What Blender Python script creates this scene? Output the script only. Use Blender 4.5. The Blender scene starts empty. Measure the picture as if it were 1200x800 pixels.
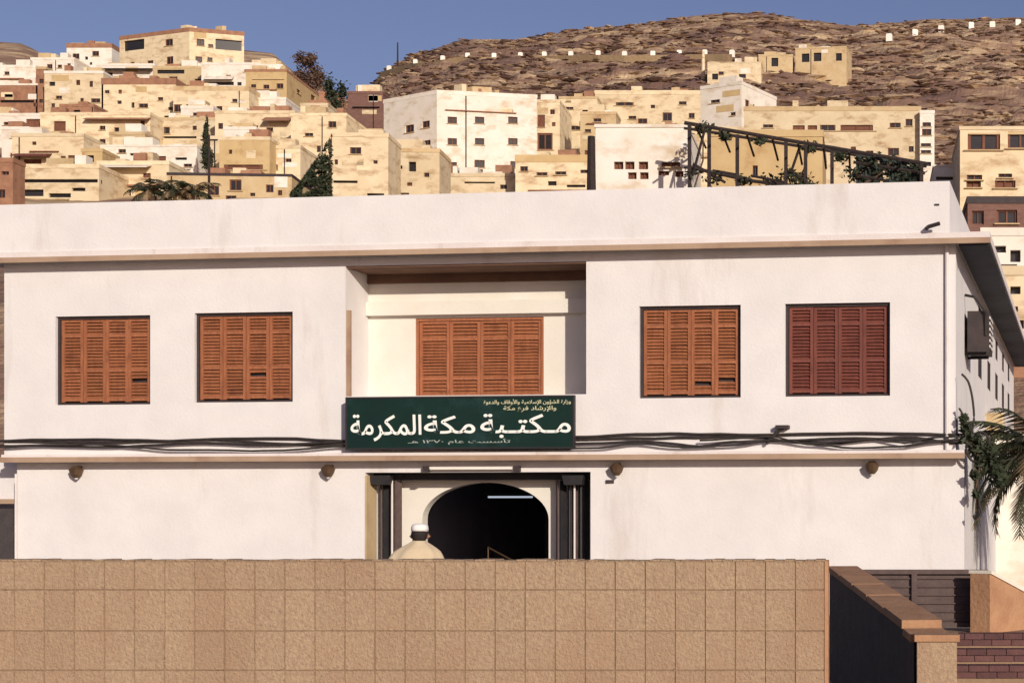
import bpy, math, random
from mathutils import Vector, Matrix, noise
random.seed(7)
R = math.radians
sc = bpy.context.scene
COL = sc.collection

# ------------------------------------------------------------------ camera, sky, sun, exposure
EYE, F, CX, CY = 1.72, 2000.0, 1014.0, 605.0      # eye height (m), focal length and principal point in photo pixels
cam = bpy.data.cameras.new('camera'); cam_ob = bpy.data.objects.new('camera', cam); COL.objects.link(cam_ob)
cam_ob.location = (0, 0, EYE); cam_ob.rotation_euler = (R(90), 0, 0)
cam.sensor_width = 36; cam.lens = F / 1200 * 36
cam.shift_x = (600 - CX) / 1200; cam.shift_y = (CY - 400) / 1200
cam.clip_start = .1; cam.clip_end = 4000
sc.camera = cam_ob
SUN_EL, SUN_AZ = 17, 27.6                            # azimuth: degrees to the right of straight behind the camera
sdir = Vector((math.sin(R(SUN_AZ)) * math.cos(R(SUN_EL)), -math.cos(R(SUN_AZ)) * math.cos(R(SUN_EL)), math.sin(R(SUN_EL))))
w = bpy.data.worlds.new('World'); sc.world = w; w.use_nodes = True
nt = w.node_tree; bg = nt.nodes['Background']
sky = nt.nodes.new('ShaderNodeTexSky'); sky.sky_type = 'NISHITA'; sky.sun_disc = False
sky.sun_elevation = R(SUN_EL); sky.sun_rotation = math.atan2(sdir.x, sdir.y)
sky.air_density = 1.0; sky.dust_density = 1.0; sky.ozone_density = 3.0
tint = nt.nodes.new('ShaderNodeMix'); tint.data_type = 'RGBA'; tint.blend_type = 'MULTIPLY'; tint.inputs['Factor'].default_value = 1
tint.inputs['B'].default_value = (1.10, .845, .95, 1)          # the print's violet cast, even over the whole sky
nt.links.new(sky.outputs[0], tint.inputs['A']); nt.links.new(tint.outputs['Result'], bg.inputs[0]); bg.inputs[1].default_value = .082
sl = bpy.data.lights.new('sun', 'SUN'); sl.energy = 4.0; sl.angle = R(.6); sl.color = (1, .90, .76)
so = bpy.data.objects.new('sun', sl); COL.objects.link(so); so.rotation_euler = sdir.to_track_quat('Z', 'Y').to_euler()
sc.view_settings.view_transform = 'Standard'; sc.view_settings.look = 'None'
sc.view_settings.exposure = 0; sc.view_settings.gamma = 1

# ------------------------------------------------------------------ materials
def mat(name, col, col2=None, scale=1.5, stretch=(1, 1, 1), rough=.85, bump=.2, bscale=30, var=0.0, lo=.35, hi=.7, dirt=None,
        dscale=.6, dstretch=(1, 1, 1), dlo=.55, dhi=.75, metal=0, world=False, spec=.25, bdist=None):
    m = bpy.data.materials.new(name); m.use_nodes = True; t = m.node_tree; N = t.nodes; L = t.links
    b = N['Principled BSDF']; b.inputs['Roughness'].default_value = rough; b.inputs['Metallic'].default_value = metal
    b.inputs['Specular IOR Level'].default_value = spec
    tc = N.new('ShaderNodeTexCoord'); oi = N.new('ShaderNodeObjectInfo')
    off = N.new('ShaderNodeVectorMath'); off.operation = 'ADD'
    sca = N.new('ShaderNodeMath'); sca.operation = 'MULTIPLY'; sca.inputs[1].default_value = 0 if world else 57.0
    L.new(oi.outputs['Random'], sca.inputs[0]); L.new(sca.outputs[0], off.inputs[1])
    if world:
        g = N.new('ShaderNodeNewGeometry'); L.new(g.outputs['Position'], off.inputs[0])
    else:
        L.new(tc.outputs['Object'], off.inputs[0])
    def nz(s, st, det=6, ro=.6):
        mp = N.new('ShaderNodeMapping'); mp.inputs['Scale'].default_value = st; L.new(off.outputs[0], mp.inputs[0])
        n = N.new('ShaderNodeTexNoise'); n.inputs['Scale'].default_value = s; n.inputs['Detail'].default_value = det
        n.inputs['Roughness'].default_value = ro; L.new(mp.outputs[0], n.inputs['Vector']); return n
    def mix(f, a, bcol, l, h):
        mr = N.new('ShaderNodeMapRange'); mr.inputs[1].default_value = l; mr.inputs[2].default_value = h
        L.new(f, mr.inputs[0]); mx = N.new('ShaderNodeMix'); mx.data_type = 'RGBA'
        L.new(mr.outputs[0], mx.inputs['Factor'])
        if hasattr(a, 'links'): L.new(a, mx.inputs['A'])
        else: mx.inputs['A'].default_value = (*a, 1)
        mx.inputs['B'].default_value = (*bcol, 1); return mx.outputs['Result']
    col2 = col2 or tuple(c * .85 for c in col)
    out = mix(nz(scale, stretch).outputs[0], col, col2, lo, hi)
    if dirt: out = mix(nz(dscale, dstretch, 8, .65).outputs[0], out, dirt, dlo, dhi)
    if var:
        hs = N.new('ShaderNodeHueSaturation'); mr = N.new('ShaderNodeMapRange')
        mr.inputs[3].default_value = 1 - var; mr.inputs[4].default_value = 1 + var
        L.new(oi.outputs['Random'], mr.inputs[0]); L.new(mr.outputs[0], hs.inputs['Value']); L.new(out, hs.inputs['Color']); out = hs.outputs[0]
    L.new(out, b.inputs['Base Color'])
    if bump:
        bp = N.new('ShaderNodeBump'); bp.inputs['Strength'].default_value = bump; bp.inputs['Distance'].default_value = .02 if not world else (bdist or .5)
        L.new(nz(bscale, (1, 1, 1), 5).outputs[0], bp.inputs['Height']); L.new(bp.outputs[0], b.inputs['Normal'])
    return m
def emis(name, col, s):
    m = bpy.data.materials.new(name); m.use_nodes = True; b = m.node_tree.nodes['Principled BSDF']
    b.inputs['Base Color'].default_value = (*col, 1); b.inputs['Emission Color'].default_value = (*col, 1); b.inputs['Emission Strength'].default_value = s
    return m
M = {}
M['white'] = mat('white_plaster', (.74, .715, .71), (.675, .65, .645), 1.2, rough=.9, bump=.25, bscale=22, dirt=(.53, .465, .42), dscale=.9, dstretch=(1.5, 1.5, .3), dlo=.57, dhi=.86)
M['balcony'] = mat('cream_balcony_paint', (.75, .715, .65), (.69, .65, .57), 1.2, bump=.2, bscale=20)
M['soffit_brown_and_shade'] = mat('brown_soffit_and_shade', (.20, .115, .075), (.15, .085, .06), 2, bump=.2)  # brown of the balcony soffit, also painted shade on its back wall
M['soffit_shade'] = mat('soffit_shade_colour', (.07, .075, .09), (.05, .055, .07), 2, bump=.2)  # dark tone puts the eave's shade into the colour
M['white_old'] = mat('weathered_white_plaster', (.74, .69, .68), (.66, .6, .58), 1.0, bump=.3, bscale=20, dirt=(.42, .34, .28), dscale=1.4, dstretch=(1.5, 1.5, .3), dlo=.58, dhi=.8)
M['cream'] = mat('cream_plaster', (.72, .61, .42), (.63, .51, .33), .7, bump=.35, bscale=8, var=.13, dirt=(.40, .27, .15), dscale=.55, dstretch=(1, 1, 2.2), dlo=.50, dhi=.70)
M['house_white'] = mat('house_white_paint', (.78, .73, .66), (.70, .64, .54), .8, bump=.3, bscale=12, var=.05, dirt=(.52, .40, .26), dscale=.5, dstretch=(1, 1, 1.8), dlo=.52, dhi=.74)
M['tan'] = mat('tan_plaster', (.56, .44, .27), (.50, .37, .20), .9, bump=.35, bscale=10, var=.10, dirt=(.36, .23, .12), dscale=.5, dlo=.52, dhi=.72)
M['ochre'] = mat('ochre_plaster', (.56, .42, .22), (.48, .34, .17), .8, bump=.3, bscale=10, var=.05, dirt=(.36, .21, .09), dscale=.6)
M['red'] = mat('red_brown_masonry', (.38, .205, .125), (.28, .14, .09), 1.6, bump=.5, bscale=6, var=.12, dirt=(.20, .09, .06), dscale=.9)
M['purple'] = mat('dark_masonry_and_shade', (.20, .11, .085), (.14, .075, .065), 2.0, stretch=(1, 1, 3), bump=.6, bscale=5, var=.08)  # own dark brown on the shop house, painted shade on the masonry wall
M['trim'] = mat('tan_painted_trim', (.43, .31, .22), (.34, .23, .16), 1.0, stretch=(1, 1, 1), bump=.2, dirt=(.28, .17, .12), dscale=1.2, dlo=.5, dhi=.75)
M['shutter'] = mat('stained_shutter_wood', (.36, .14, .065), (.26, .09, .045), 5, stretch=(4, 4, .7), rough=.6, bump=.25, bscale=40, var=.10, dirt=(.17, .06, .035), dscale=3, dlo=.56, dhi=.76)
M['shutter_dark'] = mat('weathered_shutter_wood', (.20, .062, .045), (.14, .045, .036), 5, stretch=(4, 4, .7), rough=.65, bump=.25, bscale=40, var=.10, dirt=(.10, .04, .03), dscale=3)
M['frame_dark'] = mat('dark_frame_paint', (.055, .04, .04), (.035, .028, .03), 4, rough=.6)
M['black'] = mat('black_iron', (.02, .02, .024), (.035, .03, .03), 3, rough=.55)
M['cable'] = mat('black_cable', (.025, .022, .022), (.05, .04, .035), 5, rough=.6)
M['glass'] = mat('dark_window_glass', (.02, .018, .02), (.035, .03, .03), 1, rough=.25, bump=0, spec=.4)
M['pane_brown'] = mat('brown_window_board', (.20, .085, .05), (.13, .055, .04), 2, var=.15)
M['interior'] = mat('dark_interior_finish', (.26, .26, .31), (.2, .2, .25), 1)
M['sign'] = mat('dark_green_sign_enamel', (.006, .027, .020), (.006, .020, .018), 2, rough=.4, bump=.05, spec=.3, dirt=(.02, .05, .05), dscale=1.5)
M['letter'] = mat('white_letter_paint', (.86, .86, .82), (.8, .8, .76), 3, bump=0)
M['gold'] = mat('gold_letter_paint', (.66, .64, .42), (.56, .54, .34), 3, bump=0)
M['grey_letter'] = mat('pale_letter_paint', (.42, .47, .42), (.36, .42, .38), 3, bump=0)
M['stone'] = mat('tan_rough_stone', (.43, .315, .205), (.34, .23, .155), 30, rough=.95, bump=1.0, bscale=48, bdist=.016, var=.035, lo=.36, hi=.66, dirt=(.35, .225, .145), dscale=1.6, dstretch=(1, 1, .6), dlo=.42, dhi=.72, world=True)
M['mortar'] = mat('stone_mortar', (.27, .18, .115), (.31, .21, .135), 6, bump=.4)
M['coping'] = mat('orange_tan_coping', (.44, .25, .14), (.34, .18, .10), 4, bump=.6, bscale=20, var=.1)
M['slate_and_shade'] = mat('blue_black_and_shade', (.075, .062, .062), (.05, .044, .046), 5, bump=.6, bscale=25)  # own colour of the side gate, painted shade on the stair parapet
M['brickdark'] = mat('maroon_brick', (.14, .065, .06), (.09, .045, .05), 6, bump=.5, bscale=30, var=.15)
M['gate'] = mat('dark_brown_gate_paint', (.115, .08, .073), (.08, .056, .054), 8, rough=.7, bump=.3)
M['ground'] = mat('dusty_paving', (.26, .21, .165), (.20, .16, .125), .6, bump=.4, bscale=12, dirt=(.14, .115, .1), dscale=.25, world=True)
M['robe'] = mat('beige_robe_cloth', (.64, .53, .37), (.56, .45, .30), 5, rough=.95, bump=.3, bscale=60)
M['skin'] = mat('skin', (.30, .16, .10), (.26, .13, .08), 8, rough=.6, bump=.1)
M['hair'] = mat('black_hair', (.02, .016, .014), (.03, .02, .02), 20, rough=.7)
M['cap'] = mat('white_cap_cloth', (.82, .80, .78), (.74, .72, .70), 20, bump=.3, bscale=80)
M['bark'] = mat('brown_bark', (.12, .075, .045), (.08, .05, .03), 6, stretch=(1, 1, .3), bump=.8, bscale=10)
M['leaf'] = mat('dark_green_leaves', (.045, .055, .030), (.03, .04, .022), 1.5, rough=.7, bump=0, var=.1)
M['leaf_brown'] = mat('brown_green_leaves', (.14, .085, .06), (.08, .05, .04), 1.5, rough=.8, bump=0)
M['frond'] = mat('palm_frond_green', (.055, .06, .032), (.035, .04, .022), 2, rough=.6, bump=0)
M['dry'] = mat('dry_palm_frond', (.30, .21, .12), (.2, .13, .075), 2, rough=.8, bump=0)
M['marker'] = mat('white_marker_paint', (.85, .82, .76), (.78, .74, .66), 1, bump=.1)
M['road'] = mat('dusty_hill_road', (.50, .36, .20), (.42, .29, .16), .2, bump=.3, world=True, bscale=1)
M['tarp'] = mat('dark_green_netting', (.022, .034, .030), (.05, .06, .05), 3, stretch=(1, 1, 3), rough=.8, bump=.5)
M['rust'] = mat('rusty_brown_steel', (.045, .032, .03), (.03, .022, .022), 4, rough=.8, metal=.2)
M['maroon'] = mat('maroon_canvas', (.17, .05, .045), (.12, .035, .035), 2)
M['plastic'] = mat('white_plastic', (.72, .70, .67), (.66, .63, .6), 2, rough=.5, bump=0)
M['lamp_metal'] = mat('bronze_lamp_metal', (.14, .085, .05), (.09, .055, .035), 6, rough=.5, metal=.4)
M['tube'] = emis('lit_fluorescent_tube', (.75, .85, 1), .55)
M['rock'] = mat('hill_rock', (.54, .40, .25), (.30, .19, .125), .3, bump=.5, bscale=2, world=True, dirt=(.14, .075, .06), dscale=.12, dlo=.45, dhi=.6)
# hillside: banded brown rock and tan earth
hm = mat('hillside_rock_and_earth', (.25, .155, .11), (.58, .43, .26), .34, stretch=(.3, .3, 1.5), lo=.46, hi=.64, bump=1.0, bscale=.9, world=True,
         dirt=(.175, .105, .083), dscale=.035, dstretch=(.6, .6, 1.5), dlo=.47, dhi=.60)
M['hill'] = hm

# ------------------------------------------------------------------ mesh helpers
class MB:
    def __init__(s): s.v = []; s.f = []
    def quad(s, a, b, c, d):
        i = len(s.v); s.v += [tuple(a), tuple(b), tuple(c), tuple(d)]; s.f.append((i, i + 1, i + 2, i + 3)); return s
    def poly(s, pts):
        i = len(s.v); s.v += [tuple(p) for p in pts]; s.f.append(tuple(range(i, i + len(pts)))); return s
    def box(s, x0, x1, y0, y1, z0, z1, M_=None):
        i = len(s.v)
        p = [(x0, y0, z0), (x1, y0, z0), (x1, y1, z0), (x0, y1, z0), (x0, y0, z1), (x1, y0, z1), (x1, y1, z1), (x0, y1, z1)]
        if M_: p = [tuple(M_ @ Vector(q)) for q in p]
        s.v += p
        s.f += [(i, i + 3, i + 2, i + 1), (i + 4, i + 5, i + 6, i + 7), (i, i + 1, i + 5, i + 4), (i + 1, i + 2, i + 6, i + 5), (i + 2, i + 3, i + 7, i + 6), (i + 3, i, i + 4, i + 7)]
        return s
    def prism(s, pts, y0, y1):      # outline in x,z extruded along y
        n = len(pts); i = len(s.v)
        s.v += [(p[0], y0, p[1]) for p in pts] + [(p[0], y1, p[1]) for p in pts]
        s.f += [tuple(range(i, i + n)), tuple(range(i + 2 * n - 1, i + n - 1, -1))]
        for k in range(n): s.f.append((i + k, i + n + k, i + n + (k + 1) % n, i + (k + 1) % n))
        return s
    def tube(s, pts, rad, n=6):
        pts = [Vector(p) for p in pts]; rads = rad if isinstance(rad, (list, tuple)) else [rad] * len(pts); i0 = len(s.v)
        for k, p in enumerate(pts):
            d = (pts[min(k + 1, len(pts) - 1)] - pts[max(k - 1, 0)]).normalized()
            a = d.cross(Vector((0, 0, 1))); a = a.normalized() if a.length > .01 else Vector((1, 0, 0)); b = a.cross(d)
            for j in range(n):
                t = 2 * math.pi * j / n; s.v.append(tuple(p + (a * math.cos(t) + b * math.sin(t)) * rads[k]))
        for k in range(len(pts) - 1):
            for j in range(n):
                s.f.append((i0 + k * n + j, i0 + k * n + (j + 1) % n, i0 + (k + 1) * n + (j + 1) % n, i0 + (k + 1) * n + j))
        s.f += [tuple(range(i0 + n - 1, i0 - 1, -1)), tuple(range(i0 + (len(pts) - 1) * n, i0 + len(pts) * n))]
        return s
    def holes(s, o, ax, az, inn, L, H, hs, d):     # rectangle o + ax*[0,L] + az*[0,H] with rectangular holes (s0,s1,z0,z1), reveals d deep
        o, ax, az, inn = Vector(o), Vector(ax), Vector(az), Vector(inn)
        xs = sorted({0, L} | {min(max(h[k], 0), L) for h in hs for k in (0, 1)}); zs = sorted({0, H} | {min(max(h[k], 0), H) for h in hs for k in (2, 3)})
        P = lambda x, z, e=0: o + ax * x + az * z + inn * e
        for i in range(len(xs) - 1):
            for j in range(len(zs) - 1):
                cx, cz = (xs[i] + xs[i + 1]) / 2, (zs[j] + zs[j + 1]) / 2
                if any(h[0] < cx < h[1] and h[2] < cz < h[3] for h in hs): continue
                s.quad(P(xs[i], zs[j]), P(xs[i + 1], zs[j]), P(xs[i + 1], zs[j + 1]), P(xs[i], zs[j + 1]))
        for a, b, c, e in hs:
            s.quad(P(a, c), P(a, e), P(a, e, d), P(a, c, d)); s.quad(P(b, e), P(b, c), P(b, c, d), P(b, e, d))
            s.quad(P(a, e), P(b, e), P(b, e, d), P(a, e, d)); s.quad(P(b, c), P(a, c), P(a, c, d), P(b, c, d))
        return s
    def mesh(s, name, m=None, smooth=False):
        me = bpy.data.meshes.new(name); me.from_pydata(s.v, [], s.f); me.update()
        if m: me.materials.append(M[m] if isinstance(m, str) else m)
        if smooth: me.polygons.foreach_set('use_smooth', [True] * len(me.polygons))
        return me
    def build(s, name, m, parent=None, smooth=False): return link(name, s.mesh(name, m, smooth), parent)
def link(name, me, parent=None, loc=None, scale=None, rot=None):
    o = bpy.data.objects.new(name, me); COL.objects.link(o)
    if parent: o.parent = parent
    if loc: o.location = loc
    if scale: o.scale = scale
    if rot: o.rotation_euler = rot
    return o
def tag(o, label=None, cat=None, group=None, kind=None):
    for k, v in (('label', label), ('category', cat), ('group', group), ('kind', kind)):
        if v: o[k] = v
    return o
def empty(name, loc, rz=0, label=None, cat=None, group=None):
    return tag(link(name, None, None, loc, None, (0, 0, rz)), label, cat, group)
def at(px, py, Y): return Vector(((px - CX) / F * Y, Y, EYE + (CY - py) / F * Y))
def lerp_tab(t, x):
    if x <= t[0][0]: return t[0][1]
    for (a, p), (b, q) in zip(t, t[1:]):
        if x <= b: return p + (q - p) * (x - a) / (b - a)
    return t[-1][1]
def sstep(a, b, x): t = min(max((x - a) / (b - a), 0), 1); return t * t * (3 - 2 * t)

# ------------------------------------------------------------------ ground and hills
MB().quad((-700, -300, 0), (500, -300, 0), (500, 700, 0), (-700, 700, 0)).build('ground', 'ground')['kind'] = 'structure'
RL = [(-600, 90), (-200, 60), (0, 48), (25, 50), (60, 67), (90, 76), (140, 72), (230, 70), (285, 58), (320, 62), (345, 84), (400, 104), (460, 130), (600, 160)]
RR = [(200, 150), (330, 118), (400, 94), (440, 86), (480, 66), (540, 48), (600, 46), (650, 40), (700, 32), (760, 27), (810, 21), (860, 15), (900, 17), (950, 23), (1000, 30), (1040, 27), (1080, 24), (1200, 22), (1400, 30), (1800, 60)]
TL = [(112, 0), (150, .2), (200, .42), (250, .62), (300, .8), (370, 1)]
TR = [(150, 0), (200, .14), (250, .33), (300, .5), (400, .76), (500, 1)]
NL = [(45, 610), (60, 330), (70, 262), (90, 245), (112, 236)]
NR = [(45, 610), (56, 330), (66, 240), (100, 218), (150, 205)]
NF = [(45, 610), (62, 420), (80, 330), (100, 285), (130, 240), (180, 190), (230, 165)]
def hill_z(px, Y):
    def side(ridge, tt, near, Yr):
        r = lerp_tab(ridge, px); y0 = near[-1][1]
        row = lerp_tab(near, Y) if Y <= near[-1][0] else y0 + (r - y0) * lerp_tab(tt, min(Y, Yr))
        z = EYE + (CY - row) / F * min(Y, Yr)
        return z - max(0, Y - Yr) * .22
    a = side(RL, TL, NL, 370); b = side(RR, TR, NR, 500)
    a -= 34 / F * Y * (1 - sstep(300, 366, Y)); b -= 40 / F * Y * (1 - sstep(215, 330, Y))
    k = sstep(372, 450, px); z = a * (1 - k) + b * k
    k2 = sstep(1090, 1150, px)
    if k2 > 0 and Y < 230:
        zf = EYE + (CY - lerp_tab(NF, Y)) / F * Y; kk = k2 * (1 - sstep(150, 230, Y)); z = z * (1 - kk) + zf * kk
    return z
row1 = [(395, 93), (430, 88), (456, 85), (487, 80), (519, 74), (548, 72), (579, 71), (610, 70), (638, 68), (669, 70), (701, 70), (732, 70), (765, 70), (796, 69), (826, 68), (858, 69)]
def road_hit(px, py):
    e = (CY - py) / F; Y = 250
    while Y < 488 and hill_z(px, Y) < EYE + e * Y: Y += .5
    return Y
ROAD = [(px, road_hit(px, py + 5)) for px, py in row1]
for _ in range(2): ROAD = [ROAD[0]] + [(b[0], (a[1] + 2 * b[1] + c[1]) / 4) for a, b, c in zip(ROAD, ROAD[1:], ROAD[2:])] + [ROAD[-1]]
def ground_z(x, Y):
    px = CX + F * x / Y; z = hill_z(px, Y)
    k = sstep(70, 190, Y)
    p = Vector((x, Y, 0))
    n = noise.fractal(p * .03, .9, 2.1, 5) * 2.4 + (abs(noise.noise(Vector((x * .07, Y * .13, z * .2)))) - .3) * 2.6 + noise.noise(Vector((x * .35, Y * .5, 3))) * .6
    terr = (z * .33 + noise.noise(p * .05) * 1.4) % 1.0           # ledges of rock following the contours
    n += (sstep(.0, .35, terr) - terr) * 1.7
    fade = 1 - .75 * sstep(440, 500, Y) if px > 430 else 1 - .75 * sstep(330, 370, Y)
    town = .3 + .7 * sstep(225, 320, Y) if px > 440 else .3
    if 380 < px < 880: town *= 1 - math.exp(-((Y - lerp_tab(ROAD, px)) / 7) ** 2)
    return z + n * k * fade * town
mb = MB()
azs = [-500 + 4.6 * i for i in range(500)]
ys = []; y = 46
while y < 640: ys.append(y); y += 1.3 + (y - 46) * .006
for Y in ys:
    for px in azs:
        x = (px - CX) / F * Y; mb.v.append((x, Y, ground_z(x, Y)))
n = len(azs)
for j in range(len(ys) - 1):
    for i in range(n - 1): a = j * n + i; mb.f.append((a, a + 1, a + n + 1, a + n))
mb.build('hillside', 'hill', smooth=False)['kind'] = 'structure'
def hill_hit(px, py):
    e = (CY - py) / F; Y = 160
    while Y < 520:
        if ground_z((px - CX) / F * Y, Y) >= EYE + e * Y: break
        Y += 1.5
    Y = min(Y, 497); x = (px - CX) / F * Y
    return Vector((x, Y, ground_z(x, Y)))
# loose rocks and scrub clumps on the slope
base = [(0, 0, 1), (.9, 0, .2), (.2, .85, .25), (-.8, .4, .15), (-.6, -.7, .3), (.4, -.85, .2), (.1, 0, -.6)]
bf = [(0, 1, 2), (0, 2, 3), (0, 3, 4), (0, 4, 5), (0, 5, 1), (6, 2, 1), (6, 3, 2), (6, 4, 3), (6, 5, 4), (6, 1, 5)]
def scatter(name, m, N, smin, smax, flat, label, cat, rng):
    mb = MB()
    for _ in range(N):
        px = random.uniform(395, 1320); Y = random.uniform(*rng); x = (px - CX) / F * Y; z = ground_z(x, Y)
        s = smin + (smax - smin) * random.random() ** 2.2; a = random.gauss(0, .45); ca, sa = math.cos(a), math.sin(a); k = len(mb.v); st = random.uniform(1, 4.2)
        for v in base:
            q = [c * random.uniform(.75, 1.25) for c in v]; q[0] *= st
            mb.v.append((x + s * (q[0] * ca - q[1] * sa), Y + s * (q[0] * sa + q[1] * ca), z + s * q[2] * flat))
        mb.f += [tuple(k + i for i in t) for t in bf]
    tag(mb.build(name, m), label, cat, None, 'stuff')
scatter('hillside_rocks', 'rock', 9000, .14, .95, .7, 'tan and brown rocks strewn over the bare hillside', 'rocks', (215, 500))
scatter('hillside_scrub', 'leaf_brown', 5000, .2, .75, .8, 'low dry brown scrub dotted over the bare hillside', 'scrub', (215, 495))
# track across the hill and its white blocks
fine = []
for (pa, Ya), (pb, Yb) in zip(ROAD, ROAD[1:]):
    for k in range(8): fine.append((pa + (pb - pa) * k / 8, Ya + (Yb - Ya) * k / 8))
fine.append(ROAD[-1]); mb = MB()
for k, (px, Y) in enumerate(fine):
    zc = hill_z(px, Y) + 1.6; q = Vector(((px - CX) / F, 1)).normalized() * 2.2; x = (px - CX) / F * Y
    mb.v += [(x - q.x, Y - q.y, zc - 2.2), (x - q.x, Y - q.y, zc - .3), (x + q.x, Y + q.y, zc), (x + q.x, Y + q.y, zc - 3)]
    if k:
        i = 4 * k
        for j in range(3): mb.f.append((i - 4 + j, i + j, i + j + 1, i - 3 + j))
mb.build('hill_road', 'road')['kind'] = 'structure'
def block_mesh():
    m = MB(); m.box(-.5, .5, -.3, .3, -.5, .8); m.prism([(-.5, .8), (.5, .8), (.36, .95), (-.36, .95)], -.3, .3); return m.mesh('roadside_block', 'marker')
bmesh_ = block_mesh()
for px, Y in ROAD:
    q = Vector(((px - CX) / F, 1)).normalized() * 1.6; zk = hill_z(px, Y) + 1.75
    o = link('roadside_block', bmesh_, None, ((px - CX) / F * Y + q.x, Y + q.y, zk + .4), (1.1, 1.1, 1.15), (0, 0, random.uniform(-.2, .2)))
    tag(o, 'white painted block edging the dirt road across the hill', 'marker', 'white blocks along the hill road')
for px, py in [(1042, 43), (1072, 38), (1103, 34), (1138, 30), (1163, 28), (1193, 26)]:
    p = hill_hit(px, py + 4); q = Vector((p.x, p.y, 0)).normalized()
    o = link('roadside_block', bmesh_, None, (p.x, p.y, p.z + .25), (1.5, 1.2, 1.3), (0, 0, random.uniform(-.3, .3)))
    tag(o, 'white painted block standing near the bare ridge top', 'marker', 'white blocks near the ridge')

# ------------------------------------------------------------------ windows and houses of the hillside town
def win_frame_mesh():
    m = MB(); t = .1
    m.box(-.5, -.5 + t, 0, .5, -.5, .5); m.box(.5 - t, .5, 0, .5, -.5, .5); m.box(-.5 + t, .5 - t, 0, .5, -.5, -.5 + t); m.box(-.5 + t, .5 - t, 0, .5, .5 - t, .5)
    m.box(-.04, .04, .05, .45, -.4, .4); return m.mesh('window', 'pane_brown')
WF = win_frame_mesh()
WP = {k: MB().box(-.42, .42, .3, .5, -.42, .42).mesh('pane', k) for k in ('glass', 'pane_brown')}
SILL = MB().box(-.62, .62, -.6, .2, -.06, 0).mesh('sill', 'tan')
def house(name, label, px0, Y0, px1, ang, ytop, m, depth=10, front=(), left=(), right=(), awn=(), roof=None, cat='house', par=.35, tank=None, base=None, skew=0, clutter=True):
    """front wall runs from pixel column px0 (at distance Y0) to px1, its right end turned away by ang degrees; side walls lean off square by skew"""
    rg = random.Random(int(px0 * 7 + ytop)); P0 = at(px0, ytop, Y0); c, s = math.cos(R(ang)), math.sin(R(ang)); k = (px1 - CX) / F
    L = (k * P0.y - P0.x) / (c - k * s); ax = Vector((c, s, 0)); sk_, ck_ = math.sin(R(skew)), math.cos(R(skew))
    il = Vector((-sk_, ck_, 0)); inn = Vector((il.x * c - il.y * s, il.x * s + il.y * c, 0)); T = lambda p: (p[0] + p[1] * il.x, p[1] * il.y, p[2])
    cs = [P0, P0 + ax * L, P0 + inn * depth, P0 + ax * L + inn * depth]
    zb = min(ground_z(q.x, q.y) if q.y > 47 else 0 for q in cs) - .6
    if base is not None: zb = base
    H = P0.z - zb
    root = empty(name, (P0.x, P0.y, zb), R(ang), label, cat)
    o2 = Vector((P0.x, P0.y))
    def hit(px, py, org, d):        # pixel -> (s,z) on a wall through org along d (world 2D)
        kk = (px - CX) / F; t = (kk * org.y - org.x) / (d.x - kk * d.y); Yh = org.y + t * d.y
        return t, EYE + (CY - py) / F * Yh - zb
    def prep(ws, org, d, W):
        res = []
        for q in ws:
            px, py, wp, hp = q[:4]; kind = q[4] if len(q) > 4 else 'w'
            s0 = hit(px - wp / 2, py, org, d)[0]; s1 = hit(px + wp / 2, py, org, d)[0]; z0 = hit(px, py + hp / 2, org, d)[1]; z1 = hit(px, py - hp / 2, org, d)[1]
            if s0 > s1: s0, s1 = s1, s0
            s0 = max(s0, .08); s1 = min(s1, W - .08); z0 = max(z0, .1); z1 = min(z1, H - .1)
            if s1 - s0 > .12 and z1 - z0 > .1: res.append((s0, s1, z0, z1, kind))
        return res
    w2 = lambda v: Vector((v.x, v.y))
    fr = prep(front, o2, w2(ax), L); rt = prep(right, o2 + w2(ax) * L, w2(inn), depth); lf = prep(left, o2 + w2(inn) * depth, -w2(inn), depth)
    if clutter and Y0 > 120 and cat == 'house':
        for _ in range(int(L * min(H, 6) * .16) + 2):
            w_, h_ = rg.uniform(.45, 1.0), rg.uniform(.4, .9); x = rg.uniform(.3, max(.35, L - w_ - .3)); z0 = H - rg.uniform(1.3, min(6, H - .2) if H > 1.8 else 1.4)
            if z0 > .3 and x + w_ < L - .2 and not any(q[0] < x + w_ + .5 and q[1] > x - .5 and q[2] < z0 + h_ + .4 and q[3] > z0 - .4 for q in fr): fr.append((x, x + w_, z0, z0 + h_, rg.choice('wwwbo')))
    d = .3; mb = MB(); hs = lambda ws: [q[:4] for q in ws]
    nl = Vector((il.y, -il.x, 0))   # inward from the left wall
    mb.holes((0, 0, 0), (1, 0, 0), (0, 0, 1), (0, 1, 0), L, H, hs(fr), d)
    mb.holes((L, 0, 0), il, (0, 0, 1), -nl, depth, H, hs(rt), d)
    mb.holes(T((0, depth, 0)), -il, (0, 0, 1), nl, depth, H, hs(lf), d)
    mb.quad(T((L, depth, 0)), T((0, depth, 0)), T((0, depth, H)), T((L, depth, H)))
    mb.build('wall', m, root)
    def tb(name, m_, *boxes):
        q = MB()
        for b in boxes: q.box(*b)
        q.v = [T(p) for p in q.v]; return q.build(name, m_, root)
    tb('roof', 'tan', (.02, L - .02, .02, depth - .02, H - .28, H - .05))
    t = .22; e = .05
    tb('parapet', roof or m, *[(*b, H - .02, H + par) for b in ((-e, L + e, -e, t), (-e, L + e, depth - t, depth + e), (-e, t, t, depth - t), (L - t, L + e, t, depth - t))])
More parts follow.
